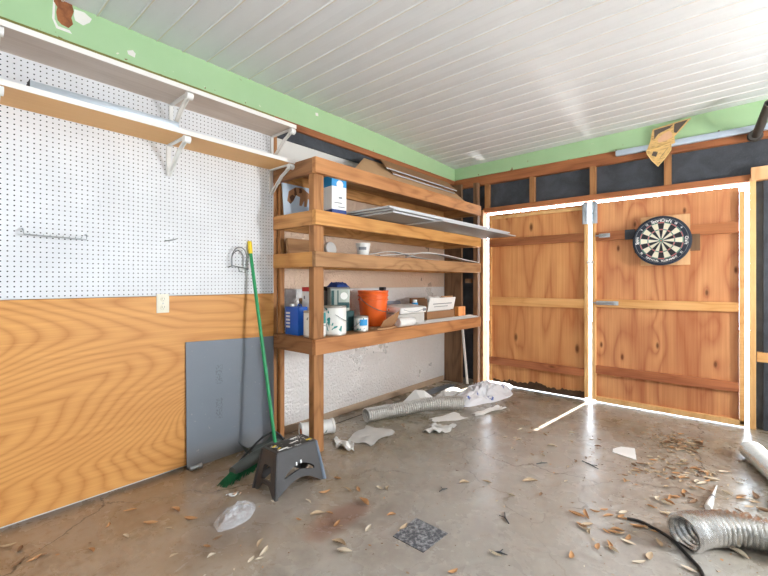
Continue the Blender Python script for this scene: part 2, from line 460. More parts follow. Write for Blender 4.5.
def bez(pts, n=12):
    """smooth curve through points"""
    P = [Vector(p) for p in pts]; P = [P[0]*2-P[1]] + P + [P[-1]*2-P[-2]]; out = []
    for i in range(1, len(P)-2):
        for k in range(n):
            t = k/n; a, b, c, d = P[i-1:i+3]
            out.append(.5*((2*b)+(c-a)*t+(2*a-5*b+4*c-d)*t*t+(3*b-a-3*c+d)*t**3))
    out.append(P[-2]); return out
def text_mb(mb, txt, size, fn, depth=.001):
    """letters as mesh; fn maps a flat (x, y, z) point to the place"""
    cu = bpy.data.curves.new('t', 'FONT'); cu.body = txt; cu.size = size; cu.align_x = 'CENTER'; cu.align_y = 'CENTER'; cu.extrude = depth; cu.offset = size*.028; cu.resolution_u = 3
    o = bpy.data.objects.new('t', cu); C.objects.link(o)
    dg = bpy.context.evaluated_depsgraph_get(); dg.update()
    me = bpy.data.meshes.new_from_object(o.evaluated_get(dg), depsgraph=dg)
    t = bmesh.new(); t.from_mesh(me)
    for v in t.verts: v.co = fn(v.co)
    mb._merge(t)
    bpy.data.objects.remove(o); bpy.data.meshes.remove(me); bpy.data.curves.remove(cu)
# ------------------------------------------------------------------ the setting
S = 'structure'
WL = -2.73                                   # face of the left wall's panels
WB = 4.61                                    # face of the end wall
tag(MB().box(-2.9, 2.6, -2.3, 4.68, -.15, 0, 0).build('floor', M['floor'], smooth=0, off=(0,0,0)), 'stained grey-brown concrete slab floor littered with dry leaves', 'floor', kind=S)
tag(MB().box(-6, 6, 4.68, 14, -.2, -.03, 0).build('trim_1', M['outside'], smooth=0), 'pale sunlit ground outside the swinging doors', 'ground', kind=S)
tag(MB().box(-6, 6, -9, -2.3, -.2, -.03, 0).build('trim_2', M['outside'], smooth=0), 'pale ground outside the open garage mouth', 'ground', kind=S)
tag(MB().box(2.6, 7, -2.3, 4.68, -.2, -.03, 0).build('trim_3', M['outside'], smooth=0), 'pale ground outside the side doorway', 'ground', kind=S)

# ceiling: wide pans between narrow ribs, running parallel to the end wall, sagging at the far left corner
def ceil_z(x, y):
    return 2.735 - .052*max(0, (y-2.9)/1.71)**1.4*min(1, max(0, (.3-x)/3.03))
def ceiling():
    mb = MB(); P = .157; ys = []; y = -2.3
    while y < 4.8:
        ys += [(y, 0), (y+.004, -.007), (y+.011, -.007), (y+.016, 0), (y+P*.55, -.0035)]; y += P
    xs = [-2.9+i*.275 for i in range(21)]
    v = [[mb.b.verts.new((x, yy, ceil_z(x, yy)+dz)) for x in xs] for yy, dz in ys]
    up = [[mb.b.verts.new((x, yy, 2.9)) for x in xs] for yy, dz in (ys[0], ys[-1])]
    for i in range(len(ys)-1):
        for j in range(len(xs)-1):
            f = mb.b.faces.new((v[i][j], v[i+1][j], v[i+1][j+1], v[i][j+1])); f.material_index = 1 if i % 5 in (1,) else 0
    for j in range(len(xs)-1): mb.b.faces.new((up[0][j], up[0][j+1], up[1][j+1], up[1][j]))
    return mb.build('ceiling', [M['ceiling'], M['ceil_joint']], smooth=0, off=(0,0,0))
tag(ceiling(), 'white ribbed board ceiling with narrow seams', 'ceiling', kind=S)
tag(MB().box(-3.4, 3, 4.70, 5.42, 2.62, 2.72, 0).build('trim_4', M['white_paint'], smooth=0), 'added roof eave outside, keeping sun off the gap over the swinging doors', 'eave', kind=S)  # eave added to block sun from the gap above the doors

# left wall
tag(MB().box(-2.95, -2.772, -2.3, 4.68, 0, 2.76, 0).build('wall_left', M['plaster'], smooth=0), 'pale left wall behind the pegboard and shelving', 'wall', kind=S)
wl = thing('trim_9', 'foil board, black strip and wood lining on the left wall behind the shelving', 'lining', (-2.76, 3, 0), kind=S)
part_label(MB().box(-2.77, -2.745, 1.875, 4.37, .06, 1.165, 0).build('foil_board', M['foil'], wl, 0), 'crinkled silver foil board with wood reflection painted in')
part_label(MB().box(-2.77, -2.748, 1.875, 4.37, 1.172, 2.20, 0).build('foil_board', M['foil_wood_reflection'], wl, 0), 'crinkled silver foil board with wood reflection painted in')
part_label(MB().box(-2.77, -2.745, 1.875, 4.4, 2.385, 2.50, .002).build('black_strip', M['felt'], wl, 0), 'black strip')  # black strip along the wall under the top plate
part_label(MB().box(-2.77, -2.72, 1.865, 4.58, 2.475, 2.531, .003).build('top_plate', M['plate_y'], wl, 0), 'brown wooden top plate')
part_label(MB().box(-2.77, -2.735, 1.86, 1.895, .0, 2.475, .003).build('edge_stud', M['lumber_z'], wl, 0), 'brown wooden edge stud')
tag(MB().box(-2.765, -2.735, 1.9, 4.35, 0, .065, .01).build('baseboard_left', M['curb'], smooth=0), 'brown concrete curb under the foil board', 'curb', kind=S)
tag(MB().box(-2.617, -2.605, 1.9, 4.1, -.002, .0015, 0).build('trim_5', M['joint'], smooth=0), 'dark joint line in the slab along the foil wall', 'joint', kind=S)
gb = thing('trim_6', 'green painted beam along the top of the left wall', 'beam', (-2.72, 1, 2.54), kind=S)
MB().box(-2.79, -2.72, -2.3, 4.6, 2.532, 2.765, .004).build('beam', M['green'], gb, 0)
part_label(MB().box(-2.79, -2.719, -2.3, 1.86, 2.512, 2.5315, .002).build('shaded_edge', M['olive'], gb, 0), 'olive strip painted as shade under the beam')  # strip coloured as the shaded underside of the beam
def blob(poly, x, th, nm, m, par, lab):
    part_label(MB().prism(poly, lambda p: Vector((x, p[0], p[1])), lambda p: Vector((x+th, p[0], p[1]))).build(nm, m, par, 0), lab)
blob([(.497,2.735),(.575,2.735),(.583,2.70),(.572,2.66),(.580,2.63),(.560,2.60),(.53,2.605),(.513,2.62),(.507,2.66),(.512,2.69),(.497,2.71)], -2.721, .0022, 'bare_wood_patch', M['plate'], gb, 'bare brown wood where paint has peeled')
blob([(.585,2.715),(.63,2.72),(.665,2.70),(.655,2.675),(.625,2.645),(.59,2.655),(.583,2.68)], -2.721, .002, 'chipped_patch', M['white_paint'], gb, 'white primer where green paint has chipped')
blob([(.495,2.73),(.503,2.70),(.500,2.62),(.515,2.59),(.565,2.59),(.575,2.575),(.508,2.575),(.490,2.62)], -2.721, .0018, 'chipped_patch', M['white_paint'], gb, 'white chipped paint edge')
blob([(.84,2.60),(.87,2.615),(.885,2.60),(.88,2.575),(.845,2.58)], -2.721, .002, 'chipped_patch', M['white_paint'], gb, 'white chipped paint spot')
blob([(2.27,2.685),(2.30,2.69),(2.305,2.665),(2.275,2.66)], -2.721, .002, 'chipped_patch', M['white_paint'], gb, 'small white chip')

# end wall above and beside the doors
wb = thing('wall_back', 'end wall framed in wood over black felt round the swinging doors', 'wall', (-1, 4.66, 0), kind=S)
MB().box(-2.77, .9, 4.655, 4.675, 2.13, 2.76, 0).build('felt', M['felt'], wb, 0)
MB().box(.155, 2.4, 4.655, 4.675, 0, 2.14, 0).build('felt', M['felt_grey'], wb, 0)
MB().box(-2.77, -2.31, 4.655, 4.675, 0, 2.14, 0).build('felt', M['felt'], wb, 0)
MB().box(-2.77, 2.4, 4.60, 4.655, 2.425, 2.545, .004).build('top_plate', M['plate'], wb, 0)
MB().box(-2.33, .165, 4.60, 4.675, 2.078, 2.135, .003).build('header', M['rail_dark'], wb, 0)
for x in (-2.31, -1.755, -1.125, -.485): MB().box(x, x+.055, 4.60, 4.655, 2.135, 2.43, .003).build('stud', M['lumber_z'], wb, 0)
MB().box(.112, .152, 4.575, 4.675, 0, 2.10, .003).build('door_post', M['stile'], wb, 0)
MB().box(-2.37, -2.312, 4.56, 4.675, 0, 2.11, .004).build('door_post', M['lumber_z'], wb, 0)
MB().box(.12, .34, 4.565, 4.65, 2.075, 2.185, .004).build('block', M['pale_wood'], wb, 0)
MB().box(.157, .5, 4.59, 4.65, .565, .645, .004).build('block', M['rail_light'], wb, 0)
MB().box(.195, .235, 4.60, 4.655, 0, 2.07, .006).build('felted_stud', M['felt'], wb, 0)
MB().box(-2.745, -2.50, 4.37, 4.405, 0, 2.42, .004).build('plank', M['plank_brown'], wb, 0)
MB().box(-2.50, -2.42, 4.46, 4.50, 1.22, 1.27, .004).build('cleat', M['plank_brown'], wb, 0)
g2 = tag(MB().box(-2.72, 2.4, 4.585, 4.66, 2.54, 2.765, .004).build('trim_7', M['green'], smooth=0), 'green painted beam over the swinging doors', 'beam', kind=S)
tag(MB().box(-.88, 2.4, 4.555, 4.60, 2.478, 2.535, .012).build('trim_8', M['conduit'], smooth=30), 'pale bluish metal strip under the green beam', 'strip', kind=S)
# post added outside to keep direct sun out of the right gap
tag(MB().box(.15, .26, 5.15, 5.26, -.03, 2.62, .004).build('trim_10', M['white_paint'], smooth=0), 'added white post outside, blocking sun at the right door gap', 'post', kind=S)
wr = tag(MB().box(2.4, 2.5, 3.7, 4.68, 0, 2.76, 0).box(2.4, 2.5, -2.3, 1.5, 0, 2.76, 0).box(2.4, 2.5, 1.5, 3.7, 2.3, 2.76, 0).build('wall_right', M['plaster'], smooth=0), 'right wall with an open doorway', 'wall', kind=S)

# doors
def rail(d, x0, x1, z0, z1, m, y0=4.572): return MB().box(x0, x1, y0, 4.612, z0, z1, .003).build('rail', M[m], d, 0)
d1 = thing('door_1', 'left plywood door leaf beside the shelving', 'door', (-1.7, 4.62, .02), kind=S)
MB().box(-2.25, -1.130, 4.612, 4.632, .028, 2.045, .001).build('panel', M['ply_door'], d1, 0)
part_label(rail(d1, -2.232, -1.166, 1.655, 1.742, 'rail_dark'), 'darker brown upper rail')
part_label(rail(d1, -2.232, -1.166, .955, 1.05, 'rail_light'), 'pale middle rail')
part_label(rail(d1, -2.232, -1.166, .245, .325, 'rail_red'), 'reddish lower rail')
MB().box(-2.232, -1.166, 4.595, 4.612, 1.985, 2.02, .003).build('rail', M['stile'], d1, 0)
MB().box(-1.167, -1.131, 4.568, 4.635, .028, 2.06, .003).build('stile', M['stile'], d1, 0)
MB().box(-2.252, -2.215, 4.59, 4.612, .028, 2.045, .003).build('stile', M['rail_light'], d1, 0)
def rot_edge():
    mb = MB(); rnd = random.Random(3); poly = [(-2.2, .03)]; x = -2.2
    tops = []
    while x < -1.17:
        tops.append((x, .055+.06*noise.noise(Vector((x*5, 0, 0)))+.03*rnd.random())); x += .02
    poly = tops + [(-1.17, .03), (-2.2, .03)]
    poly = [(x, z) for x, z in tops] + [(-1.17, .004), (-1.95, .004), (-2.0, .03), (-2.2, .03)]
    mb.prism(poly, lambda p: Vector((p[0], 4.6095, p[1])), lambda p: Vector((p[0], 4.612, p[1])))
    return mb
part_label(rot_edge().build('rotted_edge', plain('rot', (84,62,44), .9, 0, .5, 30), d1, 0), 'dark rotted bottom edge')
d2 = thing('door_2', 'right plywood door leaf carrying the dartboard', 'door', (-.5, 4.62, .02), kind=S)
MB().box(-1.097, .0465, 4.612, 4.632, .055, 2.045, .001).build('panel', M['ply_door_r'], d2, 0)
part_label(rail(d2, -1.062, -.80, 1.65, 1.738, 'rail_dark'), 'dark brown upper rail')
part_label(rail(d2, -.80, -.71, 1.648, 1.742, 'felt', 4.568), 'black end of upper rail')
part_label(rail(d2, -.71, .045, 1.65, 1.742, 'rail_dark'), 'dark brown upper rail')
part_label(rail(d2, -1.062, .045, .975, 1.055, 'rail_light'), 'pale middle rail')
part_label(rail(d2, -1.062, .045, .295, .375, 'rail_red'), 'reddish lower rail')
part_label(MB().box(-1.062, .083, 4.575, 4.632, .010, .058, .003).build('bottom_rail', M['stile'], d2, 0), 'pale strip along the bottom')
MB().box(-1.097, -1.062, 4.568, 4.635, .022, 2.06, .003).build('stile', M['stile'], d2, 0)
MB().box(.047, .083, 4.575, 4.635, .022, 2.0, .003).build('stile', M['rail_light'], d2, 0)
part_label(MB().box(-.715, -.215, 4.560, 4.572, 1.51, 1.66, .002).build('backing_board', M['plank_brown'], d2, 0), 'brown plank behind the dartboard')
part_label(MB().box(-.665, -.285, 4.556, 4.568, 1.385, 1.845, .002).build('backing_board', M['pale_wood'], d2, 0), 'pale square of plywood behind the dartboard')
# strap brackets at the top of both leaves
def bracket(d, x0, x1):
    mb = MB().box(x0, x1, 4.556, 4.568, 1.83, 2.055, .003)
    for k in (0, 1): mb.box(x0+.008 if k == 0 else x1-.018, x0+.018 if k == 0 else x1-.008, 4.546, 4.558, 1.84, 2.045, .002)
    for z in (1.87, 1.93, 1.99): mb.lathe([(.008,0),(.008,.004),(.004,.007),(0,.007)], ((x0+x1)/2, 4.556, z), 10, rotm(x=PI/2))
    part_label(mb.build('strap_bracket', M['galv'], d), 'galvanised channel bracket at the top edge')
bracket(d1, -1.185, -1.132); bracket(d2, -1.095, -1.042)
def bolt(d, x, z, L, lab):
    mb = MB().box(x, x+L, 4.565, 4.573, z-.02, z+.02, .002).build('slide_bolt', M['galv'], d)
    part_label(mb, lab)
    m2 = MB().cyl((x-.03, 4.555, z), (x+L-.02, 4.555, z), .007, seg=10)
    for k in (.15, .5, .8): m2.box(x+L*k-.008, x+L*k+.008, 4.546, 4.566, z-.013, z+.013, .003)
    m2.cyl((x+L*.35, 4.555, z), (x+L*.35, 4.535, z-.01), .005, seg=8)
    m2.build('bolt_bar', M['steel'], mb)
bolt(d2, -1.055, 1.018, .20, 'barrel bolt on the middle rail'); bolt(d2, -1.03, 1.70, .10, 'small handle on the upper rail')
part_label(MB().box(-1.135, -1.08, 4.55, 4.568, 1.42, 1.445, .002).build('latch', M['white_metal'], d1), 'small white latch at the gap')
# pipe stub on flange
fl = thing('pipe_stub', 'black open pipe stub on a flange at the top right of the end wall', 'pipe', (.125, 4.5, 2.40))
a, b_ = Vector((.15, 4.553, 2.435)), Vector((.215, 4.20, 2.575))
dr = (b_-a).normalized(); mb = MB(); fr = mb.frames([a, b_]); 
prof = [(a, .032), (b_, .032), (b_, .027), (a+dr*.05, .027)]
mb.ring_sweep([[p + (fr[0][2]*math.cos(2*PI*k/20)+fr[0][3]*math.sin(2*PI*k/20))*r for k in range(20)] for p, r in prof]).build('pipe', M['black_pipe'], fl)
MB().cyl((.145, 4.5545, 2.44), (.145, 4.53, 2.442), .052, .045, 24).build('flange', M['black_pipe'], fl)
# old newspaper hanging over the beam
def newspaper():
    t = thing('newspaper', 'yellowed folded newspaper page hanging off the green beam over the doors', 'newspaper', (-.45, 4.55, 2.30))
    def P(u, v, y): return Vector((u, y, v))
    up = [(-.57,2.665),(-.40,2.688),(-.275,2.70),(-.40,2.56),(-.395,2.50),(-.52,2.475),(-.615,2.47),(-.585,2.56)]
    part_label(MB().prism(up, lambda p: P(p[0], p[1], 4.553-.03*(2.7-p[1])), lambda p: P(p[0], p[1], 4.557-.03*(2.7-p[1]))).build('upper_fold', M['newsprint'], t, 0), 'upper fold with dark and pale print')
    d = [(-.555,2.655),(-.41,2.672),(-.435,2.645),(-.52,2.615),(-.555,2.57)]
    MB().prism(d, lambda p: P(p[0], p[1], 4.5495-.03*(2.7-p[1])), lambda p: P(p[0], p[1], 4.5525-.03*(2.7-p[1]))).build('dark_print', M['news_dark'], t, 0)
    d = [(-.40,2.676),(-.30,2.69),(-.385,2.59),(-.405,2.60)]
    MB().prism(d, lambda p: P(p[0], p[1], 4.5495-.03*(2.7-p[1])), lambda p: P(p[0], p[1], 4.5525-.03*(2.7-p[1]))).build('dark_print', M['news_dark'], t, 0)
    d = [(-.53,2.56),(-.49,2.60),(-.44,2.62),(-.42,2.60),(-.415,2.56),(-.46,2.535),(-.52,2.53)]
    MB().prism(d, lambda p: P(p[0], p[1], 4.5495-.03*(2.7-p[1])), lambda p: P(p[0], p[1], 4.5525-.03*(2.7-p[1]))).build('pale_print', M['news_pale'], t, 0)
    lo = [(-.615,2.475),(-.52,2.48),(-.42,2.51),(-.425,2.44),(-.47,2.375),(-.525,2.31),(-.575,2.375),(-.61,2.44)]
    part_label(MB().prism(lo, lambda p: P(p[0], p[1], 4.542+.05*(2.51-p[1])), lambda p: P(p[0], p[1], 4.538+.05*(2.51-p[1]))).build('lower_fold', M['newsprint'], t, 0), 'lower fold with small print')
    MB().tube([P(u, v, 4.536+.05*(2.51-v)) for u, v in lo+lo[:1]], .004, 6).build('paper_edge', M['news_edge'], t)
    for q in ([(-.575,2.42),(-.56,2.455),(-.525,2.44),(-.54,2.40)], [(-.50,2.40),(-.49,2.41),(-.445,2.465),(-.455,2.455)], [(-.515,2.375),(-.505,2.385),(-.47,2.43),(-.48,2.42)]):
        MB().prism(q, lambda p: P(p[0], p[1], 4.535+.05*(2.51-p[1])), lambda p: P(p[0], p[1], 4.537+.05*(2.51-p[1]))).build('dark_print', M['news_dark'], t, 0)
newspaper()

# dartboard
def dartboard():
    cx, cy, cz = -.498, 4.52, 1.612
    t = thing('dartboard', 'round black and cream dartboard hung on the right plywood door', 'dartboard', (cx, cy, cz-.226))
    def ann(mb, r0, r1, a0, a1, y, n=3):
        vs0 = [mb.b.verts.new((cx+r0*math.sin(a0+(a1-a0)*k/n), y, cz+r0*math.cos(a0+(a1-a0)*k/n))) for k in range(n+1)]
        vs1 = [mb.b.verts.new((cx+r1*math.sin(a0+(a1-a0)*k/n), y, cz+r1*math.cos(a0+(a1-a0)*k/n))) for k in range(n+1)]
        for k in range(n): mb.b.faces.new((vs0[k], vs1[k], vs1[k+1], vs0[k+1]))
    MB().lathe([(0,.036),(.222,.036),(.228,.030),(.228,.004),(.22,0),(.212,0),(0,0)], (cx, cy+.0005, cz), 64, rotm(x=-PI/2)).build('board', M['db_ring'], t)
    W = PI/10; yy = cy-.0006
    R_ = [.0005, .007, .016, .099, .107, .162, .170]; mb = MB(); NS = 4
    V = [[mb.b.verts.new((cx+r*math.sin((k/NS-.5)*W), yy, cz+r*math.cos((k/NS-.5)*W))) for k in range(20*NS)] for r in R_]
    for i in range(6):
        for k in range(20*NS):
            j = (k+1) % (20*NS); par = (k//NS) % 2
            f = mb.b.faces.new((V[i][k], V[i+1][k], V[i+1][j], V[i][j]))
            f.material_index = {0: 2, 1: 3, 2: par, 3: 2+par, 4: par, 5: 2+par}[i]
    mb.build('scoring_face', [M['black_sisal'], M['cream_sisal'], M['db_red'], M['db_green']], t, 0)
    w = MB()
    for r in (.007, .016, .099, .107, .162, .170, .205):
        w.ring_sweep([[Vector((cx+(r+.0011*math.cos(q))*math.sin(a), cy-.0015+.0011*math.sin(q), cz+(r+.0011*math.cos(q))*math.cos(a))) for q in (0, PI/2, PI, 1.5*PI)] for a in [2*PI*k/60 for k in range(60)]], False, True)
    for k in range(20):
        a = (k+.5)*W; w.cyl((cx+.016*math.sin(a), cy-.0015, cz+.016*math.cos(a)), (cx+.170*math.sin(a), cy-.0015, cz+.170*math.cos(a)), .001, seg=5)
    w.build('wire_spider', M['steel'], t)
    L = MB()
    def arc(txt, a_mid, size, r, step, top=True):
        for i, ch in enumerate(txt):
            o = (i-(len(txt)-1)/2)*step
            a = a_mid+o if top else a_mid-o
            rr = a if top else a+PI
            def fn(v, a=a, rr=rr):
                x = v.x*math.cos(rr)+v.y*math.sin(rr); z = -v.x*math.sin(rr)+v.y*math.cos(rr)
                return Vector((cx+r*math.sin(a)+x, cy-.0012-v.z, cz+r*math.cos(a)+z))
            if ch != ' ': text_mb(L, ch, size, fn, .0006)
    arc('SportCraft', .02, .038, .187, .088)
    arc('OFFICIAL TOURNAMENT', PI-.02, .024, .188, .072, False)
    arc('Sport', 1.5*PI+.05, .034, .190, .075); arc('Craft', PI/2+.05, .034, .190, .075)
    for k, n in enumerate((20,1,18,4,13,6,10,15,2,17,3,19,7,16,8,11,14,9,12,5)):
        if k in (2, 3, 17, 18, 7, 13): arc(str(n), k*W, .026, .188, .06)
    part_label(L.build('lettering', M['white_label'], t, 0), 'white lettering and numbers round the rim')
dartboard()

# ------------------------------------------------------------------ left wall fittings
pb = tag(MB().box(-2.765, WL, -2.2, 1.858, 1.143, 2.51, .001).build('pegboard', M['pegboard'], smooth=0, off=(-2.75, 0, 1.143)), 'white perforated pegboard covering the upper left wall', 'pegboard')
tag(MB().box(-2.765, WL+.002, -2.2, 1.858, .025, 1.140, .001).build('plywood_panel', M['ply_left'], smooth=0, off=(-2.75, 0, .025)), 'orange-toned plywood panel with wavy grain below the pegboard', 'panel')
def grey_panel():
    p = [(1.182,.002),(1.848,.002),(1.85,.808),(1.50,.822),(1.18,.835)]
    return MB().prism(p, lambda q: Vector((WL+.003+.012*(1-q[1]/.83)+.001, q[0], q[1])), lambda q: Vector((WL+.012+.012*(1-q[1]/.83), q[0], q[1]))).build('grey_panel', M['grey_panel'], smooth=0)
tag(grey_panel(), 'flat blue-grey sheet leaning against the plywood wall behind the green broom', 'panel')

# outlet
ot = thing('wall_outlet', 'ivory double wall outlet at the bottom edge of the pegboard', 'outlet', (WL+.002, 1.04, 1.035))
MB().box(WL+.002, WL+.008, 1.003, 1.078, 1.036, 1.155, .003).build('cover_plate', M['ivory'], ot)
for z in (1.07, 1.122):
    r = MB().lathe([(.017,0),(.017,.003),(.0155,.004),(0,.004)], (WL+.008, 1.0405, z), 20, rotm(y=PI/2)).build('receptacle', M['ivory'], ot)
    q = MB().box(WL+.0118, WL+.0125, 1.033, 1.035, z-.002, z+.008, 0).box(WL+.0118, WL+.0125, 1.046, 1.048, z-.002, z+.008, 0).box(WL+.0118, WL+.0125, 1.039, 1.042, z-.011, z-.007, 0)
    q.build('slots', M['dark_slot'], r, 0)
MB().lathe([(.004,0),(.003,.0015),(0,.0015)], (WL+.008, 1.0405, 1.096), 10, rotm(y=PI/2)).build('screw', M['steel'], ot)

# wall shelves with brackets
def wall_shelf(nm, z, m, label, y1):
    t = thing(nm, label, 'shelf', (-2.6, .6, z))
    MB().box(WL, -2.457, -1.2, y1, z, z+.024, .001).build('board', M[m], t, 0)
    part_label(MB().box(-2.457, -2.452, -1.2, y1, z-.001, z+.026, .001).build('front_edge', M['white_paint'], t, 0), 'white front edge')
wall_shelf('wall_shelf', 2.366, 'shelf_grey', 'upper long wall shelf with whitish wood underside under the green beam', 1.868)
wall_shelf('wall_shelf', 2.103, 'shelf_under', 'lower long wall shelf with tan underside on the pegboard', 1.880)
BZ = {'u': 2.366, 'l': 2.103}
def shelf_bracket(label):
    t = thing('shelf_bracket', label, 'bracket', (0,0,0), 'white metal brackets under the wall shelves')
    MB().box(.0, .008, -.013, .013, -.20, -.004, .002).build('wall_leg', M['white_metal'], t)
    MB().box(.0, .262, -.011, .011, -.010, -.001, .002).build('arm', M['white_metal'], t)
    m = MB(); 
    for s in (-1, 1): m.tube([(.010, s*.009, -.195), (.15, s*.010, -.075), (.262, s*.008, -.022)], .005, 8)
    m.obox((.135, 0, -.088), (.27, .016, .004), rotm(y=-math.atan2(.175,.25)), .001)
    m.build('brace', M['white_metal'], t)
    part_label(MB().cyl((.262, -.019, -.024), (.262, .019, -.024), .021, seg=24).build('tip_cap', M['white_plastic'], t), 'round white end cap')
    return t
first = shelf_bracket('white bracket under the middle of the upper wall shelf')
sets = [('u', 1.09, None), ('u', 1.84, 'white bracket at the right end of the upper wall shelf'), ('u', .255, 'white bracket under the upper wall shelf at the left edge of the photo'),
        ('l', 1.075, 'white bracket under the middle of the lower wall shelf'), ('l', 1.828, 'white bracket at the right end of the lower wall shelf'), ('l', .255, 'white bracket under the lower wall shelf at the left edge of the photo')]
for k, y, lab in sets:
    o = first if lab is None else dup(first, lab)
    o.location = (WL+.001, y, BZ[k])
# channel lying on the lower shelf
ch = thing('metal_channel', 'long grey metal channel lying on the lower wall shelf', 'channel', (-2.51, .7, 2.127))
A = Vector((-2.515, .365, 2.127)); B2 = Vector((-2.508, 1.03, 2.127)); dv = (B2-A).normalized(); nv = Vector((-dv.y, dv.x, 0))
def seg(mb, o0, o1, z0, z1):
    c = (A+B2)/2 + nv*(o0+o1)/2 + Vector((0,0,(z0+z1)/2)); mb.obox(c, ((B2-A).length, abs(o1-o0), z1-z0), rotz(math.atan2(dv.y, dv.x)), .001)
mb = MB(); seg(mb, -.045, .045, .001, .004); seg(mb, .043, .047, .001, .035); seg(mb, -.047, -.043, .001, .038); mb.build('channel', M['galv'], ch)
for c_, h_ in ((B2, .022), (A, .04)):
    part_label(MB().obox(c_+Vector((0,0,h_/2+.003)), (.004, .09, h_), rotz(math.atan2(dv.y, dv.x)), .001).build('end_plate', M['dark_slot'], ch), 'dark end plate')
# wire hooks on the pegboard
hk = thing('hook_rail', 'thin bent wire rail hooked into the pegboard at the far left', 'hook rail', (WL, .5, 1.46))
pts = [(WL+.004,.372,1.50),(WL+.035,.372,1.492),(WL+.038,.374,1.470),(WL+.038,.634,1.462),(WL+.035,.636,1.487),(WL+.004,.636,1.492)]
MB().tube(pts, .004, 8).build('rail_wire', M['steel'], hk)
m = MB()
for i in range(9): y = .395+i*.027; MB().cyl((WL+.036, y, 1.469), (WL+.05, y, 1.474), .002, seg=6).build('peg', M['steel'], hk)
lp = thing('wire_holder', 'looped grey wire tool holder on the pegboard left of the broom', 'wire holder', (WL, 1.545, 1.31))
loop = bez([(WL+.03,1.490,1.345),(WL+.035,1.492,1.42),(WL+.035,1.515,1.465),(WL+.035,1.55,1.480),(WL+.035,1.585,1.465),(WL+.035,1.605,1.42),(WL+.03,1.603,1.345)], 6)
MB().tube(loop, .004, 8).build('outer_loop', M['wire'], lp)
loop = bez([(WL+.012,1.505,1.345),(WL+.012,1.508,1.42),(WL+.012,1.55,1.458),(WL+.012,1.592,1.42),(WL+.012,1.592,1.345)], 6)
MB().tube(loop, .003, 8).build('inner_loop', M['wire'], lp)
MB().tube([(WL+.004,1.478,1.335),(WL+.03,1.478,1.34),(WL+.035,1.50,1.345),(WL+.035,1.60,1.330),(WL+.03,1.622,1.325),(WL+.004,1.622,1.32)], .004, 8).tube([(WL+.035,1.535,1.34),(WL+.05,1.54,1.305),(WL+.05,1.585,1.30),(WL+.035,1.59,1.33)], .003, 8).build('crossbar', M['wire'], lp)
sh = thing('peg_hook', 'small bent wire hook low in the middle of the pegboard', 'hook', (WL, 1.07, 1.48))
MB().tube(bez([(WL-.002,1.055,1.495),(WL+.02,1.06,1.49),(WL+.03,1.09,1.497),(WL+.03,1.115,1.507)], 5), .003, 8).build('hook_wire', M['steel'], sh)

# ------------------------------------------------------------------ shelving unit
FX, Y0, Y1 = -2.22, 1.855, 4.335
un = thing('shelving_unit', 'rough brown lumber shelving unit built against the foil wall', 'shelving', (-2.47, 3.1, 0))
TOPS = [2.115, 1.742, 1.447, .825]
hts = [.112, .105, .108, .112]
for z, h, fm, em in zip(TOPS, hts, ('lumber_red', 'lumber_yellow', 'lumber_grey', 'lumber_red'), ('lumber_dark_x', 'lumber_x', 'lumber_yellow_x', 'lumber_dark_x')):
    MB().box(FX-.038, FX, Y0, Y1, z-h, z, .004).build('front_rail', M[fm], un, 0)
    MB().box(-2.735, FX-.039, Y0, Y0+.038, z-h, z-.001, .004).build('end_rail', M[em], un, 0)
    MB().box(-2.735, FX-.039, Y1-.038, Y1, z-h, z-.001, .004).build('end_rail', M['lumber_x'], un, 0)
    MB().box(-2.742, -2.705, Y0+.04, Y1-.04, z-h, z-.016, .004).build('back_rail', M['lumber'], un, 0)
    part_label(MB().box(-2.742, FX-.039, Y0+.039, Y1-.039, z-.015, z, .001).build('shelf_board', M['shelf_ply'], un, 0), 'dusty plywood shelf board')
MB().box(-2.315, -2.2585, 1.872, 1.965, 0, 2.10, .004).build('post', M['lumber_z'], un, 0)
MB().box(-2.385, -2.325, 4.45, 4.51, 0, 2.43, .004).build('post', M['plank_brown'], un, 0)
MB().box(-2.742, -2.70, 1.90, 1.94, 0, 2.10, .004).build('post', M['lumber_z'], un, 0)
bt = tag(MB().obox((-2.44, 4.345, .36), (.022, .02, .70), rotm(y=-.10), .002).build('batten', M['white_paint'], smooth=0), 'thin pale batten leaning below the right end of the lowest shelf', 'batten')
# ------------------------------------------------------------------ things on the shelves
G_CAN = 'paint cans on the lowest shelf'
def paint_can(label, x, y, z, r, h, mats, a=0, band=None, group=G_CAN, spout=False):
    t = thing('paint_can', label, 'paint can', (x, y, z), group)
    part_label(MB().lathe([(0,0),(r*.98,0),(r,.004),(r,.010),(r*.985,.012),(r*.985,h-.012),(r,h-.010),(r,h-.002),(r*.97,h),(r*.9,h-.006),(0,h-.006)], (x,y,z), 36).build('body', M['can_metal'], t), 'metal can body')
    MB().lathe([(r*.988,.014),(r*.995,.016),(r*.995,h-.016),(r*.988,h-.014)], (x,y,z), 36).build('paper_label', mats, t)
    if band:
        z0, z1, a0, a1, m = band; n = 10; mb = MB()
        o = [[Vector((x+rr*math.cos(a0+(a1-a0)*k/n), y+rr*math.sin(a0+(a1-a0)*k/n), zz)) for zz, rr in ((z+z0, r*.994),(z+z0, r*1.002),(z+z1, r*1.002),(z+z1, r*.994))] for k in range(n+1)]
        mb.ring_sweep(o).build('colour_band', m, t)
    MB().lathe([(0,h-.005),(r*.82,h-.005),(r*.82,h-.001),(r*.78,h-.001),(r*.74,h-.004),(0,h-.004)], (x,y,z), 36).build('lid', M['can_metal'], t)
    pts = []
    for k in range(13):
        q = PI*k/12; c, s = math.cos(q), math.sin(q)
        px, py = r*1.03*c, r*1.03*s+.004
        pts.append((x+px*math.cos(a)-py*math.sin(a), y+px*math.sin(a)+py*math.cos(a), z+h*.72-.06*s))
    MB().tube(pts, .0022, 6).build('wire_handle', M['wire'], t)
    return t
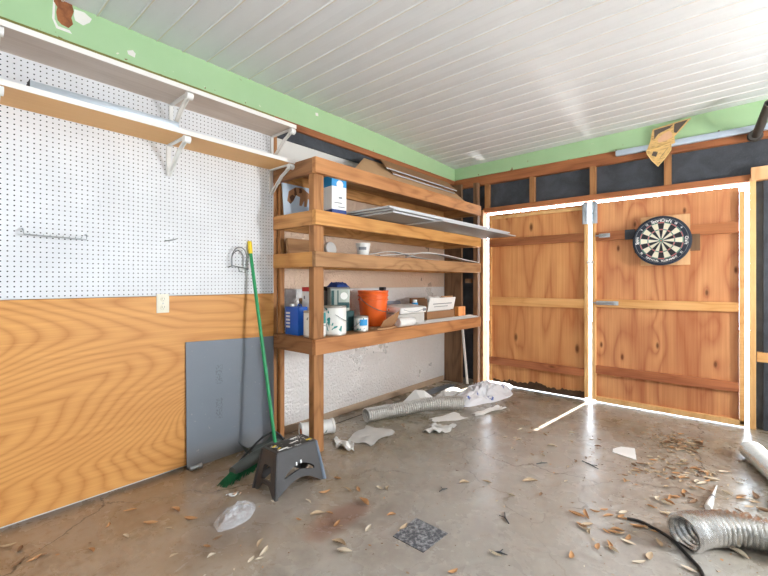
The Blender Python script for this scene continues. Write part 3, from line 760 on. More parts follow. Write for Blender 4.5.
Z4 = TOPS[3]+.0005; Z3 = TOPS[2]+.0005; Z2 = TOPS[1]+.0005; Z1 = TOPS[0]+.0005
paint_can('white paint can with teal corner beside the blue tin on the lowest shelf', -2.36, 1.965, Z4, .083, .192, M['can_white2'], -.9, (.10,.178,-.45,.6,M['teal']))
paint_can('white paint can with teal drips standing at the shelf front right of the post', -2.325, 2.135, Z4, .088, .222, M['can_white'], -.75)
paint_can('small white paint can between the drip-covered can and the orange bucket', -2.325, 2.425, Z4, .060, .125, M['can_white'], 2.4, (.05,.10,-1.0,.2,M['sky_blue']))
paint_can('brick-red can half hidden behind the white can with teal drips', -2.475, 2.203, Z4, .055, .19, M['brick_red'], 2.6)
t = paint_can('white can partly hidden in the left corner of the lowest shelf', -2.672, 1.958, Z4, .027, .12, M['can_white2'], 3.0)
tin = thing('solvent_tin', 'rectangular blue tin with white cap at the left end of the lowest shelf', 'tin', (-2.56, 1.945, Z4))
MB().box(-2.638, -2.475, 1.90, 1.99, Z4, Z4+.215, .006).build('body', M['blue'], tin)
part_label(MB().lathe([(.018,0),(.018,.016),(.015,.02),(0,.02)], (-2.61, 1.945, Z4+.215), 20).build('cap', M['white_plastic'], tin), 'white screw cap')
mb = MB()
for k in range(5): mb.box(-2.625, -2.575, 1.8985, 1.8995, Z4+.055+k*.026, Z4+.070+k*.026, 0)
part_label(mb.build('print_block', M['white_label'], tin, 0), 'block of pale printed lines')
MB().tube([(-2.54,1.945,Z4+.213),(-2.53,1.945,Z4+.232),(-2.50,1.945,Z4+.232),(-2.49,1.945,Z4+.213)], .004, 8).build('handle', M['blue'], tin)
# risers: a dark box carries the white-and-red carton, a jar beside it
bx = tag(MB().box(-2.67, -2.45, 2.02, 2.138, Z4, Z4+.16, .004).build('storage_box', M['cardboard_dark'], smooth=0), 'brown box behind the left paint cans under the white carton', 'box')
zc = Z4+.1605
cn = thing('carton', 'white carton with red top behind the left post on the lowest shelf', 'carton', (-2.54, 2.075, zc))
MB().box(-2.585, -2.495, 2.025, 2.125, zc, zc+.20, .003).build('body', M['white_label'], cn)
part_label(MB().box(-2.5865, -2.4935, 2.0235, 2.1265, zc+.17, zc+.203, .003).build('red_top', M['red'], cn), 'red top band')
mb = MB().box(-2.565, -2.55, 2.0235, 2.0245, zc+.11, zc+.135, 0).box(-2.4945, -2.4935, 2.06, 2.09, zc+.06, zc+.08, 0); mb.build('printed_mark', M['print_grey'], cn, 0)
jr = thing('glass_jar', 'small brownish glass jar with wooden-coloured lid behind the blue tin', 'jar', (-2.63, 2.06, zc))
MB().lathe([(0,0),(.032,0),(.036,.01),(.036,.06),(.024,.08),(.022,.09),(.0,.09)], (-2.63,2.06,zc), 24).build('glass_body', M['glass'], jr)
MB().lathe([(.026,.088),(.027,.09),(.027,.11),(.02,.113),(0,.113),(0,.088)], (-2.63,2.06,zc), 24).build('lid', M['cardboard_dark'], jr)
# green-labelled bin stacked behind the drippy can
sb = tag(MB().box(-2.68, -2.40, 2.265, 2.42, Z4, Z4+.165, .004).build('storage_box', M['teal_dark'], smooth=0), 'dark box behind the white can with teal drips, carrying the square tub', 'box')
z5 = Z4+.166
gt = thing('square_tub', 'square grey tub with dark green label stacked behind the drip-covered can', 'tub', (-2.47, 2.28, z5))
R = rotz(-.55)
MB().obox((-2.49, 2.325, z5+.098), (.16, .16, .195), R, .012).build('body', M['green_label'], gt)
part_label(MB().obox((-2.49, 2.325, z5+.187), (.166, .166, .018), R, .006).build('lid', M['panel_grey'], gt), 'grey lid')
mb = MB(); 
for k, (dy, w) in enumerate(((-.062, .022), (-.02, .01))): mb.obox(Vector((-2.49, 2.325, z5+.09)) + R @ Vector((.0805, dy, 0)), (.002, w, .16), R, 0)
mb.build('dark_stripes', M['teal_dark'], gt, 0)
mb = MB().lathe([(.030,0),(.030,.002),(0,.002)], Vector((-2.49, 2.325, z5+.125)) + R @ Vector((.08, .03, 0)), 20, R @ rotm(y=PI/2))
part_label(mb.build('round_sticker', M['white_label'], gt, 0), 'round white sticker')
mb = MB(); mb.obox(Vector((-2.49, 2.325, z5+.05)) + R @ Vector((.0805, .03, 0)), (.002, .09, .045), R, 0); part_label(mb.build('dark_label', M['teal_dark'], gt, 0), 'dark green label')
def rag():
    rnd = random.Random(5)
    def fn(u, v):
        x = -2.56+.13*u; y = 2.255+.14*v
        e = min(u, 1-u, v, 1-v)
        return Vector((x, y, z5+.199+(.03+.018*noise.noise(Vector((u*7, v*7, 1))))*min(1, e*6)))
    return MB().grid(14, 14, fn, (0,0,-.0022)).build('rag', M['blue_dark'], smooth=60)
tag(rag(), 'crumpled dark blue rag on top of the square grey tub', 'rag')
sp = thing('spray_can', 'grey can beside the square tub behind the post', 'can', (-2.635, 2.31, Z4+.166))
MB().lathe([(0,0),(.033,0),(.033,.15),(.026,.165),(0,.165)], (-2.635,2.31,Z4+.166), 24).build('body', M['panel_grey'], sp)
MB().lathe([(0,.164),(.02,.164),(.02,.2),(0,.2)], (-2.635,2.31,Z4+.166), 24).build('cap', M['dark_slot'], sp)

# orange bucket
bk = thing('bucket', 'bright orange plastic bucket on a scrap of cardboard on the lowest shelf', 'bucket', (-2.475, 2.74, Z4+.012))
bx_, by_, bz_ = -2.475, 2.74, Z4+.0125; h = .315
MB().lathe([(0,0),(.108,0),(.112,.006),(.130,h-.09),(.137,h-.088),(.138,h-.078),(.131,h-.075),(.133,h-.052),(.140,h-.05),(.141,h-.04),(.134,h-.037),(.137,h-.012),(.141,h-.008),(.141,h),(.133,h),(.130,h-.05),(.108,.008),(0,.008)], (bx_,by_,bz_), 48).build('pail', M['orange'], bk)
pts = []
for k in range(15):
    q = PI*k/14; pts.append((bx_+.13*math.cos(q)*.6+.05+.085*math.sin(q), by_+.138*-math.cos(q)*.9-.0, bz_+h-.05-.125*math.sin(q)))
ends = [Vector((bx_+.05+.075, by_-.085, bz_+h-.05))]
side = []
for k in range(13):
    q = k/12; a = -1.9+2.5*q            # bail resting against the front of the pail
    side.append((bx_+.146*math.cos(a), by_+.146*math.sin(a), bz_+h-.045-.14*math.sin(PI*min(1, q*.62))))
MB().tube(side, .003, 8).build('bail', M['wire'], bk)
m2 = MB()
for i in (0, -1):
    p = Vector(side[i]); m2.lathe([(.011,0),(.011,.006),(.006,.009),(0,.009)], (p.x-.008*math.cos(-1.9 if i == 0 else .6), p.y-.008*math.sin(-1.9 if i == 0 else .6), p.z), 14, rotz(-1.9 if i == 0 else .6) @ rotm(y=PI/2))
m2.build('bail_ears', M['orange'], bk)
tl = tag(MB().obox((bx_+.015, by_+.115, bz_+h+.016), (.05, .06, .03), rotm(0,0,.3), .008).cyl((bx_+.015, by_+.13, bz_+h-.2), (bx_+.015, by_+.115, bz_+h), .008).build('tool_handle', M['black_plastic']), 'black tool handle sticking up out of the orange bucket', 'tool')
cs = tag(MB().grid(8, 8, lambda u, v: Vector((-2.62+.36*u+.02*math.sin(v*5), 2.55+.34*v+.01*math.sin(u*7), Z4+.011)), (0,0,-.0095)).build('cardboard_sheet', M['cardboard'], smooth=0), 'flat cardboard scrap under the orange bucket', 'cardboard')
def curl():
    def fn(u, v):
        a = -.3+1.9*u
        return Vector((-2.30+.02*v+.11*math.sin(a)*.5, 2.56+.20*v*(.8+.2*u)+.05*u, Z4+.004+.23*(1-math.cos(a))*.62*(.45+.55*v)+.012*abs(noise.noise(Vector((u*4, v*5, 2))))))
    return MB().grid(14, 14, fn, (.004, .0, .0035)).build('torn_cardboard', M['cardboard_dark'], smooth=50)
tag(curl(), 'torn curled brown cardboard flap in front of the orange bucket', 'cardboard')
tag(MB().prism([(2.97,Z4),(3.42,Z4),(3.44,Z4+.20),(2.98,Z4+.215)], lambda p: Vector((-2.66-.06*(p[1]-Z4)/.2, p[0], p[1])), lambda p: Vector((-2.652-.06*(p[1]-Z4)/.2, p[0], p[1]))).build('plastic_sheet', M['blue_sheet'], smooth=0), 'blue-grey sheet leaning on the foil wall behind the white vent covers', 'sheet')

# white vent covers / fixtures
vc = thing('vent_cover', 'white plastic vent cover lying on the pile right of the bucket, uppermost', 'vent cover', (-2.35, 3.0, Z4))
vb = tag(MB().obox((-2.40, 3.10, Z4+.0525), (.19, .39, .105), rotz(-.06), .004).build('white_box', M['paper_grey'], smooth=0), 'open whitish flat box under the white vent cover', 'box')
vc.location.z = Z4+.105; vc['_o'] = list(vc.location)
R = rotm(0, .10, -.06)
MB().obox((-2.38, 3.09, Z4+.150), (.23, .39, .06), R, .018).build('cover', M['white_plastic'], vc)
mb = MB(); o = [Vector((-2.38, 3.09, Z4+.150)) + R @ Vector((.117, (-.15+.30*k/20), .012-.026*math.sin(PI*k/20))) for k in range(21)]
mb.tube(o, .0025, 6).build('curved_groove', M['print_grey'], vc)
mb = MB(); mb.obox(Vector((-2.38, 3.09, Z4+.150)) + R @ Vector((.1165, .155, .002)), (.004, .05, .025), R, .002)
part_label(mb.build('dark_logo_patch', M['print_grey'], vc), 'small dark patch at the right end')
tag(MB().box(-2.66, -2.525, 2.90, 3.1, Z4, Z4+.135, .01).build('white_carton', M['white_label'], smooth=0), 'small white carton between the bucket and the vent cover', 'carton')
rl = thing('paper_roll', 'white paper roll lying at the shelf edge in front of the vent cover', 'roll', (-2.26, 2.86, Z4))
a, b_ = Vector((-2.262, 2.83, Z4+.042)), Vector((-2.25, 3.04, Z4+.042)); dr = (b_-a).normalized(); mb = MB(); fr = mb.frames([a, b_])[0]
mb.ring_sweep([[p+(fr[2]*math.cos(2*PI*k/24)+fr[3]*math.sin(2*PI*k/24))*r for k in range(24)] for p, r in ((a, .04), (b_, .04), (b_, .018), (a+dr*.02, .018))]).build('paper', M['paper'], rl)
# cardboard box with a white-lined lid
cb = thing('cardboard_box', 'open brown cardboard box with white printed front flap at the right of the lowest shelf', 'box', (-2.40, 3.55, Z4))
x0, x1, y0, y1, hh = -2.56, -2.34, 3.40, 3.93, .235
MB().box(x0, x0+.006, y0, y1, Z4, Z4+hh, .001).box(x0, x1, y0, y0+.006, Z4, Z4+hh, .001).box(x0, x1, y1-.006, y1, Z4, Z4+hh, .001).box(x0, x1, y0, y1, Z4, Z4+.006, .001).box(x1-.006, x1, y0, y1, Z4, Z4+.10, .001).build('box_body', M['cardboard_dark'], cb, 0)
part_label(MB().obox((x1+.012, (y0+y1)/2-.005, Z4+.175), (.012, .50, .135), rotm(0, .22, 0), .004).build('white_flap', M['white_label'], cb), 'white front flap with a printed line')
mb = MB().obox((x1+.0185+.002, (y0+y1)/2, Z4+.178), (.002, .36, .008), rotm(0, .22, 0), 0).obox((x1+.018+.007, (y0+y1)/2-.04, Z4+.15), (.002, .26, .006), rotm(0, .22, 0), 0)
mb.build('printed_lines', M['print_grey'], cb, 0)
for k, (px, py) in enumerate(((-2.44, 3.60), (-2.43, 3.68), (-2.46, 3.75), (-2.42, 3.55))):
    c = Vector((px, py, Z4+.225)); mb = MB()
    def fn(u, v): 
        th = PI*v; ph = 2*PI*u; q = Vector((math.sin(th)*math.cos(ph), math.sin(th)*math.sin(ph), math.cos(th)))
        return c + Vector((q.x*.035, q.y*.045, q.z*.03))*(1+.35*noise.noise(q*2.5+Vector((k, 0, 0))))
    mb.grid(14, 8, fn); bmesh.ops.remove_doubles(mb.b, verts=mb.b.verts, dist=.0005)
    tag(mb.build('paper_wad', M['paper'], smooth=60), 'crumpled white paper wad on top of the open cardboard box', 'paper wad', 'paper wads in the cardboard box')
pk = tag(MB().box(x0+.007, x1-.03, y0+.02, y1-.02, Z4+.007, Z4+.192, .01).build('packing_foam', M['paper_grey'], smooth=0), 'pale packing block inside the open cardboard box', 'packing')
blc = thing('tube_can', 'slim blue and white can left of the cardboard box', 'can', (-2.44, 3.35, Z4))
MB().lathe([(0,0),(.032,0),(.032,.19),(.028,.196),(0,.196)], (-2.45,3.345,Z4), 24).build('body', M['sky_blue'], blc)
part_label(MB().lathe([(.0325,.05),(.0328,.052),(.0328,.11),(.0325,.112)], (-2.45,3.345,Z4), 24).build('label_band', M['white_label'], blc), 'white band')
part_label(MB().lathe([(0,.196),(.022,.196),(.022,.225),(0,.225)], (-2.45,3.345,Z4), 20).build('cap', M['white_plastic'], blc), 'white cap')
tag(MB().obox((-2.52, 4.08, Z4+.122), (.008, .25, .244), rotm(0,-.03,-.0), .001).build('cardboard_flap', M['cardboard'], smooth=0), 'upright tan cardboard piece behind the right end of the lowest shelf', 'cardboard')
tag(MB().obox((-2.41, 4.18, Z4+.06), (.05, .17, .12), rotz(.03), .004).build('wood_block', M['block'], smooth=0), 'small orange-brown wood block at the right end of the lowest shelf', 'wood block')
for k, (p0, p1, z, w, lab) in enumerate((((-2.315,3.02),(-2.27,4.28),.004,.085,'lowest grey strip of the bundle along the front edge of the lowest shelf'), ((-2.31,3.15),(-2.265,4.27),.0125,.06,'middle grey strip of the bundle along the front edge of the lowest shelf'), ((-2.305,3.30),(-2.285,4.22),.021,.045,'topmost grey strip of the bundle along the front edge of the lowest shelf'))):
    a, b_ = Vector((*p0, Z4+z)), Vector((*p1, Z4+z)); d = b_-a
    tag(MB().obox((a+b_)/2, (d.length, w, .008), rotz(math.atan2(d.y, d.x)), .002).build('trim_strip', M['paper_grey'], smooth=0), lab, 'strip', 'grey strips on the lowest shelf')

# third shelf
tb = thing('plastic_tub', 'small white plastic tub with printed label on the third shelf up', 'tub', (-2.36, 2.47, Z3))
MB().lathe([(0,0),(.046,0),(.058,.088),(.062,.09),(.062,.105),(.058,.107),(0,.107)], (-2.345,2.47,Z3), 28).build('cup', M['white_plastic'], tb)
mb = MB()
o = [[Vector((-2.345+rr*math.cos(a), 2.47+rr*math.sin(a), Z3+zz)) for zz, rr in ((.048,.0535),(.048,.0545),(.072,.0575),(.072,.0565))] for a in [-1.5+1.2*k/8 for k in range(9)]]
part_label(mb.ring_sweep(o).build('label', M['print_grey'], tb), 'grey printed label')
tag(MB().obox((-2.63, 2.03, Z3+.062), (.03, .24, .125), rotm(0,-.1,.05), .003).build('plank', M['lumber_grey'], smooth=0), 'short light plank leaning at the left end of the third shelf', 'plank')
rd = tag(MB().lathe([(0,0),(.055,0),(.058,.006),(.058,.03),(.05,.036),(0,.036)], (-2.60, 2.32, Z3+.06), 28, rotm(y=PI/2-.15)).build('round_lid', M['white_plastic']), 'round white lid standing behind the left post on the third shelf', 'lid')
for k, (p, w, lab) in enumerate(((((-2.30,2.60,.006),(-2.27,3.35,.062),(-2.25,4.0,.022),(-2.262,4.30,.006)), .06, 'white bent trim strip arching lowest on the third shelf'), (((-2.42,2.55,.010),(-2.40,2.90,.060),(-2.40,3.30,.025),(-2.42,3.75,.010)), .05, 'white bent trim strip behind the front one on the third shelf'), (((-2.34,3.05,.012),(-2.33,3.35,.075),(-2.33,3.75,.05),(-2.33,4.25,.012)), .03, 'narrow white trim strip bowed highest on the third shelf'))):
    c = bez([(x, y, Z3+z) for x, y, z in p], 10); mb = MB(); n = len(c)-1
    rings = [[q+Vector((-w/2,0,0)), q+Vector((w/2,0,0)), q+Vector((w/2,0,.006)), q+Vector((-w/2,0,.006))] for q in c]
    mb.ring_sweep(rings); tag(mb.build('white_strip', M['white_plastic'], smooth=30), lab, 'strip', 'white strips on the third shelf')
# second shelf
ct = thing('carton', 'blue-topped white carton standing on the second shelf right of the post', 'carton', (-2.305, 2.12, Z2))
R = rotz(-.12)
MB().obox((-2.315, 2.125, Z2+.143), (.115, .135, .286), R, .003).build('body', M['white_label'], ct)
part_label(MB().obox((-2.315, 2.125, Z2+.247), (.1165, .1365, .080), R, .003).build('blue_top', M['sky_blue'], ct), 'blue upper band')
part_label(MB().obox((-2.315, 2.125, Z2+.020), (.1165, .1365, .030), R, .003).build('dark_base', M['blue_dark'], ct), 'dark blue band at the base')
mb = MB()
def onf(dy, dz, w, hh): mb.obox(Vector((-2.315, 2.125, Z2+dz)) + R @ Vector((.0585, dy, 0)), (.002, w, hh), R, 0)
onf(.01, .125, .03, .012); onf(-.01, .085, .07, .006); onf(.02, .055, .06, .006)
mb.build('printed_lines', M['print_grey'], ct, 0)
mb = MB(); mb.lathe([(.032,0),(.030,.003),(0,.003)], Vector((-2.315, 2.125, Z2+.225)) + R @ Vector((.0582, .005, 0)), 20, R @ rotm(y=PI/2)); part_label(mb.build('white_splash', M['white_label'], ct, 0), 'round white shape on the blue band')
pc = thing('poster_board', 'pale blue board with a brown animal-like print at the left end of the second shelf', 'board', (-2.66, 2.1, Z2))
T = rotm(0, -.12, 0)
MB().obox((-2.665, 2.165, Z2+.135), (.012, .53, .265), T, .002).build('board', M['pale_blue'], pc, 0)
poly = [(-.19,-.03),(-.17,.05),(-.10,.095),(-.03,.10),(.04,.06),(.075,.0),(.08,-.03),(.045,-.0),(.02,.02),(.0,-.05),(-.025,-.055),(-.02,.0),(-.055,-.055),(-.075,-.05),(-.06,.02),(-.10,.03),(-.13,-.02),(-.16,-.05)]
c0 = Vector((-2.665, 2.165, Z2+.135))
part_label(MB().prism(poly, lambda p: c0+T @ Vector((.0062, p[0]-.04, p[1]+.02)), lambda p: c0+T @ Vector((.0075, p[0]-.04, p[1]+.02))).build('brown_print', M['print_brown'], pc, 0), 'brown curved print')
def flat_panel(x0, x1, y0, y1, z, th, label, tilt=0):
    t = thing('flat_panel', label, 'panel', ((x0+x1)/2, (y0+y1)/2, z), 'flat panels stacked on the second shelf')
    MB().box(x0+.002, x1-.005, y0+.005, y1-.005, z, z+th, .001).build('sheet', M['panel_grey'], t, 0)
    part_label(MB().box(x1-.006, x1, y0, y1, z-.0005, z+th, .002).box(x0, x1-.0062, y0, y0+.006, z-.0005, z+th, .001).build('edge_frame', M['panel_edge'], t, 0), 'pale metal edge')
    return t
zz = Z2
for (x0, x1, y0, y1, th, lab) in ((-2.68,-1.845,2.92,4.435,.009,'lowest grey panel with pale edges overhanging the second shelf, starting furthest right'), (-2.68,-1.93,2.36,4.30,.014,'second panel up in the grey stack overhanging the second shelf'), (-2.68,-1.90,2.33,4.36,.012,'third panel up in the grey stack overhanging the second shelf'), (-2.695,-1.915,2.30,4.435,.014,'topmost panel of the grey stack overhanging the second shelf')):
    flat_panel(x0, x1, y0, y1, zz, th, lab); zz += th+.0012
# top shelf: flattened cardboard leaning up to the wall, with pale-edged boards on it
def lean(y0, y1, xa, za, xb, zb, th, name, mat, label, cat, group=None, edge=None, sh=.16):
    d = Vector((xb-xa, 0, zb-za)); n = Vector((-d.z, 0, d.x)).normalized()*th
    if n.z < 0: n = -n
    A0 = [Vector((xa, y0, za)), Vector((xb, y0+sh, zb)), Vector((xb, min(4.36, y1+sh), zb)), Vector((xa, y1, za))]
    mb = MB(); a = [mb.b.verts.new(p) for p in A0]; b = [mb.b.verts.new(p+n) for p in A0]
    mb.b.faces.new(a); mb.b.faces.new(b)
    for i in range(4): mb.b.faces.new((a[i], a[(i+1) % 4], b[(i+1) % 4], b[i]))
    if not edge: return tag(mb.build(name, mat, smooth=0), label, cat, group)
    t = thing(name, label, cat, (xa, (y0+y1)/2, za), group); mb.build('sheet', mat, t, 0)
    e = MB().tube([Vector((xa, y0, za))+n*.5, Vector((xa, y1, za))+n*.5], th*.62, 8); part_label(e.build('pale_edge', edge, t), 'pale front edge'); return t
lean(2.30, 4.10, -2.29, Z1+.003, -2.70, Z1+.30, .012, 'cardboard_sheet', M['cardboard'], 'big flattened brown cardboard leaning on the top shelf, lowermost', 'cardboard', None, sh=.55)
lean(2.98, 4.10, -2.44, Z1+.135, -2.69, Z1+.318, .010, 'cardboard_sheet', M['cardboard_dark'], 'brown sheet with pale front edge on the top shelf, lower of two', 'cardboard', None, M['panel_edge'])
lean(2.92, 4.20, -2.47, Z1+.185, -2.69, Z1+.345, .010, 'cardboard_sheet', M['cardboard_dark'], 'brown sheet with pale front edge on the top shelf, upper of two', 'cardboard', None, M['panel_edge'])

# ------------------------------------------------------------------ broom, dustpan, stool
br = thing('broom', 'green-handled broom with yellow grip leaning on the left wall', 'broom', (-2.45, 1.62, 0))
a, b_ = Vector((-2.41, 1.655, .10)), Vector((-2.703, 1.642, 1.44)); tp = Vector((-2.717, 1.6415, 1.532))
part_label(MB().tube([a, b_], .0125, 14).build('stick', M['broom_green'], br), 'green stick')
part_label(MB().tube([b_, b_+(tp-b_)*.1, b_+(tp-b_)*.9, tp], .0155, 14, [.0145, .0165, .0165, .011]).build('grip', M['yellow'], br), 'yellow grip')
p0, p1 = Vector((-2.345, 1.30, .058)), Vector((-2.435, 1.70, .10)); dd = (p1-p0).normalized(); sd = Vector((-dd.y, dd.x, 0)).normalized()
mb = MB(); rings = []
for k in range(9):
    q = k/8; c = p0+(p1-p0)*q; w = .026+.016*math.sin(PI*min(1, q*.9+.1)); hh = .016+.022*math.sin(PI*(.15+.75*q))
    rings.append([c+sd*w*math.cos(2*PI*i/16)+Vector((0,0,1))*hh*math.sin(2*PI*i/16) for i in range(16)])
part_label(mb.ring_sweep(rings).build('head_block', M['dustpan'], br), 'grey head block')
mb = MB(); rnd = random.Random(2)
for k in range(260):
    q = rnd.random(); c = p0+(p1-p0)*q+sd*rnd.uniform(-.026, .026)
    e = Vector((c.x, c.y, .003))+sd*rnd.uniform(-.02, .02)-dd*(.085*(1-q)+.01)+Vector((0,0,rnd.uniform(0,.012)))
    mb.tube([c+Vector((0,0,-.005)), (c+e)/2-dd*.01*(1-q), e], .003, 4, [.003,.0032,.0022])
part_label(mb.build('bristles', M['bristle'], br, 0), 'dark green bristles')
dp = thing('dustpan', 'dark dustpan with bent black handle behind the step stool', 'dustpan', (-2.42, 1.65, 0))
MB().tube(bez([(-2.50,1.435,.03),(-2.50,1.50,.075),(-2.47,1.585,.150),(-2.455,1.63,.172),(-2.45,1.68,.172),(-2.44,1.725,.13),(-2.43,1.75,.07)], 6), .0075, 10).build('handle', M['black_plastic'], dp)
MB().grid(10, 10, lambda u, v: Vector((-2.68+.165*u, 1.53+.28*v, .006+.07*abs(2*v-1)**6+.05*max(0, .3-u))), (0,0,-.005)).build('pan', M['dustpan'], dp)

def stool():
    t = thing('step_stool', 'dark grey plastic step stool with paint-spotted top beside the shelf post', 'stool', (0,0,0))
    H = .252; Tx, Ty = .082, .158; Bx, By = .128, .195   # half sizes top and base
    def P(sx, sy, z): q = 1-z/H; return Vector((sx*(Tx+(Bx-Tx)*q), sy*(Ty+(By-Ty)*q), z))
    # top deck with rounded rim
    part_label(MB().obox((0,0,H-.012), (2*Tx, 2*Ty, .024), None, .008).build('top', M['stool'], t), 'stool top')
    part_label(MB().obox((0,0,H+.0005), (2*Tx-.03, 2*Ty-.05, .004), None, .0015).build('tread', M['tread'], t), 'paint-spotted tread')
    for c_, w_, r_ in (((.045, .118), (.018, .040), 0), ((-.02, -.108), (.012, .035), .4), ((.03, -.104), (.010, .03), .5)):
        part_label(MB().obox((*c_, H+.003), (*w_, .002), rotz(r_), 0).build('sticker', M['yellow'], t, 0), 'small yellow sticker')
    for c_, w_, r_ in (((.01, .03), (.010, .06), .2), ((-.045, .06), (.016, .06), .1), ((.055, -.09), (.014, .07), .05)):
        part_label(MB().obox((*c_, H+.003), (*w_, .002), rotz(r_), 0).build('sticker', M['white_label'], t, 0), 'pale sticker')
    # long sides (facing +x and -x) and ends: sheets with arched cut-outs
    def sheet(name, corner, flat, cut, lab, th):
        # flat polygon ring in (a in -1..1, z) with outer and inner loop stitched
        mb = MB(); out, inn = flat, cut; n = len(out)
        lay = []
        for dpt in (0, th):
            lay.append(([mb.b.verts.new(corner(a, z, dpt)) for a, z in out], [mb.b.verts.new(corner(a, z, dpt)) for a, z in inn]))
        for i in range(n):
            j = (i+1) % n
            for (o, q) in lay: mb.b.faces.new((o[i], o[j], q[j], q[i]))
            mb.b.faces.new((lay[0][0][i], lay[0][0][j], lay[1][0][j], lay[1][0][i])); mb.b.faces.new((lay[0][1][i], lay[0][1][j], lay[1][1][j], lay[1][1][i]))
        return mb.build(name, M['stool'], t, 30)
    def loop(pts, n=44):
        L = [0]
        for k in range(len(pts)): L.append(L[-1]+math.dist(pts[k], pts[(k+1) % len(pts)]))
        out = []
        for i in range(n):
            d = L[-1]*i/n; k = max(j for j in range(len(pts)) if L[j] <= d+1e-9); f = (d-L[k])/(L[k+1]-L[k]); a, b = pts[k], pts[(k+1) % len(pts)]
            out.append((a[0]+(b[0]-a[0])*f, a[1]+(b[1]-a[1])*f))
        return out
    def angular(pts, c, n=72):
        pts = [(p_[0], p_[1]*7) for p_ in pts]; c = (c[0], c[1]*7)
        """points where rays from c meet the outline, so the two loops line up"""
        out = []
        for i in range(n):
            a = 2*PI*i/n+.01; dx, dz = math.cos(a), math.sin(a); best = None
            for k in range(len(pts)):
                (x1, y1), (x2, y2) = pts[k], pts[(k+1) % len(pts)]; ex, ey = x2-x1, y2-y1; den = dx*ey-dz*ex
                if abs(den) < 1e-12: continue
                tt = ((x1-c[0])*ey-(y1-c[1])*ex)/den; uu = ((x1-c[0])*dz-(y1-c[1])*dx)/den
                if tt > 0 and -1e-9 <= uu <= 1+1e-9 and (best is None or tt > best): best = tt
            out.append((c[0]+dx*best, (c[1]+dz*best)/7))
        return out
    arch = [(-1,0),(-.83,0)]+[(-.83+1.66*k/10, .012+.055*math.sin(PI*k/10)**.8) for k in range(11)]+[(.83,0),(1,0),(1,H-.01),(-1,H-.01)]
    hole = [(-.62,.085)]+[(-.62+1.24*k/10, .085+.030*math.sin(PI*k/10)) for k in range(1,10)]+[(.62,.085),(.66,.10)]+[(.58-1.16*k/10, .115+.036*math.sin(PI*k/10)) for k in range(0,11)]+[(-.66,.10)]
    c = (0, .118)
    for sx in (1, -1):
        def cor(a, z, dpt, sx=sx): p = P(sx, a, z); return Vector((p.x-sx*dpt, p.y, p.z))
        sheet('side', cor, angular(arch, c), angular(hole, c), None, .012)
    arch2 = [(-1,0),(-.62,0),(-.58,.03),(-.3,.052),(.3,.052),(.58,.03),(.62,0),(1,0),(1,H-.01),(-1,H-.01)]
    hole2 = [(-.42,.075),(.42,.075),(.46,.09),(.40,.150),(.32,.165),(-.32,.165),(-.40,.150),(-.46,.09)]
    for sy in (1, -1):
        def cor(a, z, dpt, sy=sy): p = P(a, sy, z); return Vector((p.x, p.y-sy*dpt, p.z))
        sheet('end', cor, angular(arch2, (0,.118)), angular(hole2, (0,.118)), None, .012)
    for sx in (1, -1):
        for sy in (1, -1):
            mb = MB(); mb.ring_sweep([[P(sx, sy, z)+Vector((-sx*.004, -sy*.004, 0))+Vector((math.cos(2*PI*k/12), math.sin(2*PI*k/12), 0))*(.009+.006*(1-z/H)) for k in range(12)] for z in (0, .06, .12, .18, H-.008)])
            o = mb.build('leg', M['stool'] if not (sx == 1 and sy == 1) else M['stool_worn'], t)
            if sx == 1 and sy == 1: part_label(o, 'worn bluish corner leg')
    mb = MB()
    for y, z, w in ((.015,.118+.04,.012),(-.02,.118+.036,.010)):
        mb.obox(P(1, y/.17, z)+Vector((.001,0,0)), (.002, w, .02), rotm(0,-.18,0), 0)
    part_label(mb.build('paint_marks', M['white_label'], t, 0), 'white paint marks on the front')
    return t
st = stool(); st.scale = (.92, .92, .96); st.location = (-2.06, 1.52, .001); st.rotation_euler = (0, 0, -.02)

# ------------------------------------------------------------------ litter on the floor
tu = thing('plastic_tub', 'white plastic tub with orange-marked end lying behind the left shelf post', 'tub', (-2.55, 2.15, 0))
a, b_ = Vector((-2.58, 2.0, .062)), Vector((-2.47, 2.25, .062)); R = (b_-a).to_track_quat('Z', 'Y').to_matrix(); L = (b_-a).length
MB().lathe([(0,.004),(.052,.004),(.056,0),(.060,.004),(.060,.012),(.056,.016),(.054,L-.02),(.06,L-.018),(.06,L),(.052,L),(.05,.02),(0,.02)], a, 32, R).build('body', M['white_plastic'], tu)
part_label(MB().lathe([(.0,-.001),(.03,-.001),(.03,.005),(0,.005)], a+Vector((.012,-.0,-.012)), 20, R).build('orange_mark', M['orange_label'], tu), 'orange mark on the end')
part_label(MB().lathe([(.0562,.06),(.0566,.062),(.0558,L-.07),(.0554,L-.068)], a, 28, R).build('printed_band', M['can_white2'], tu), 'printed band')

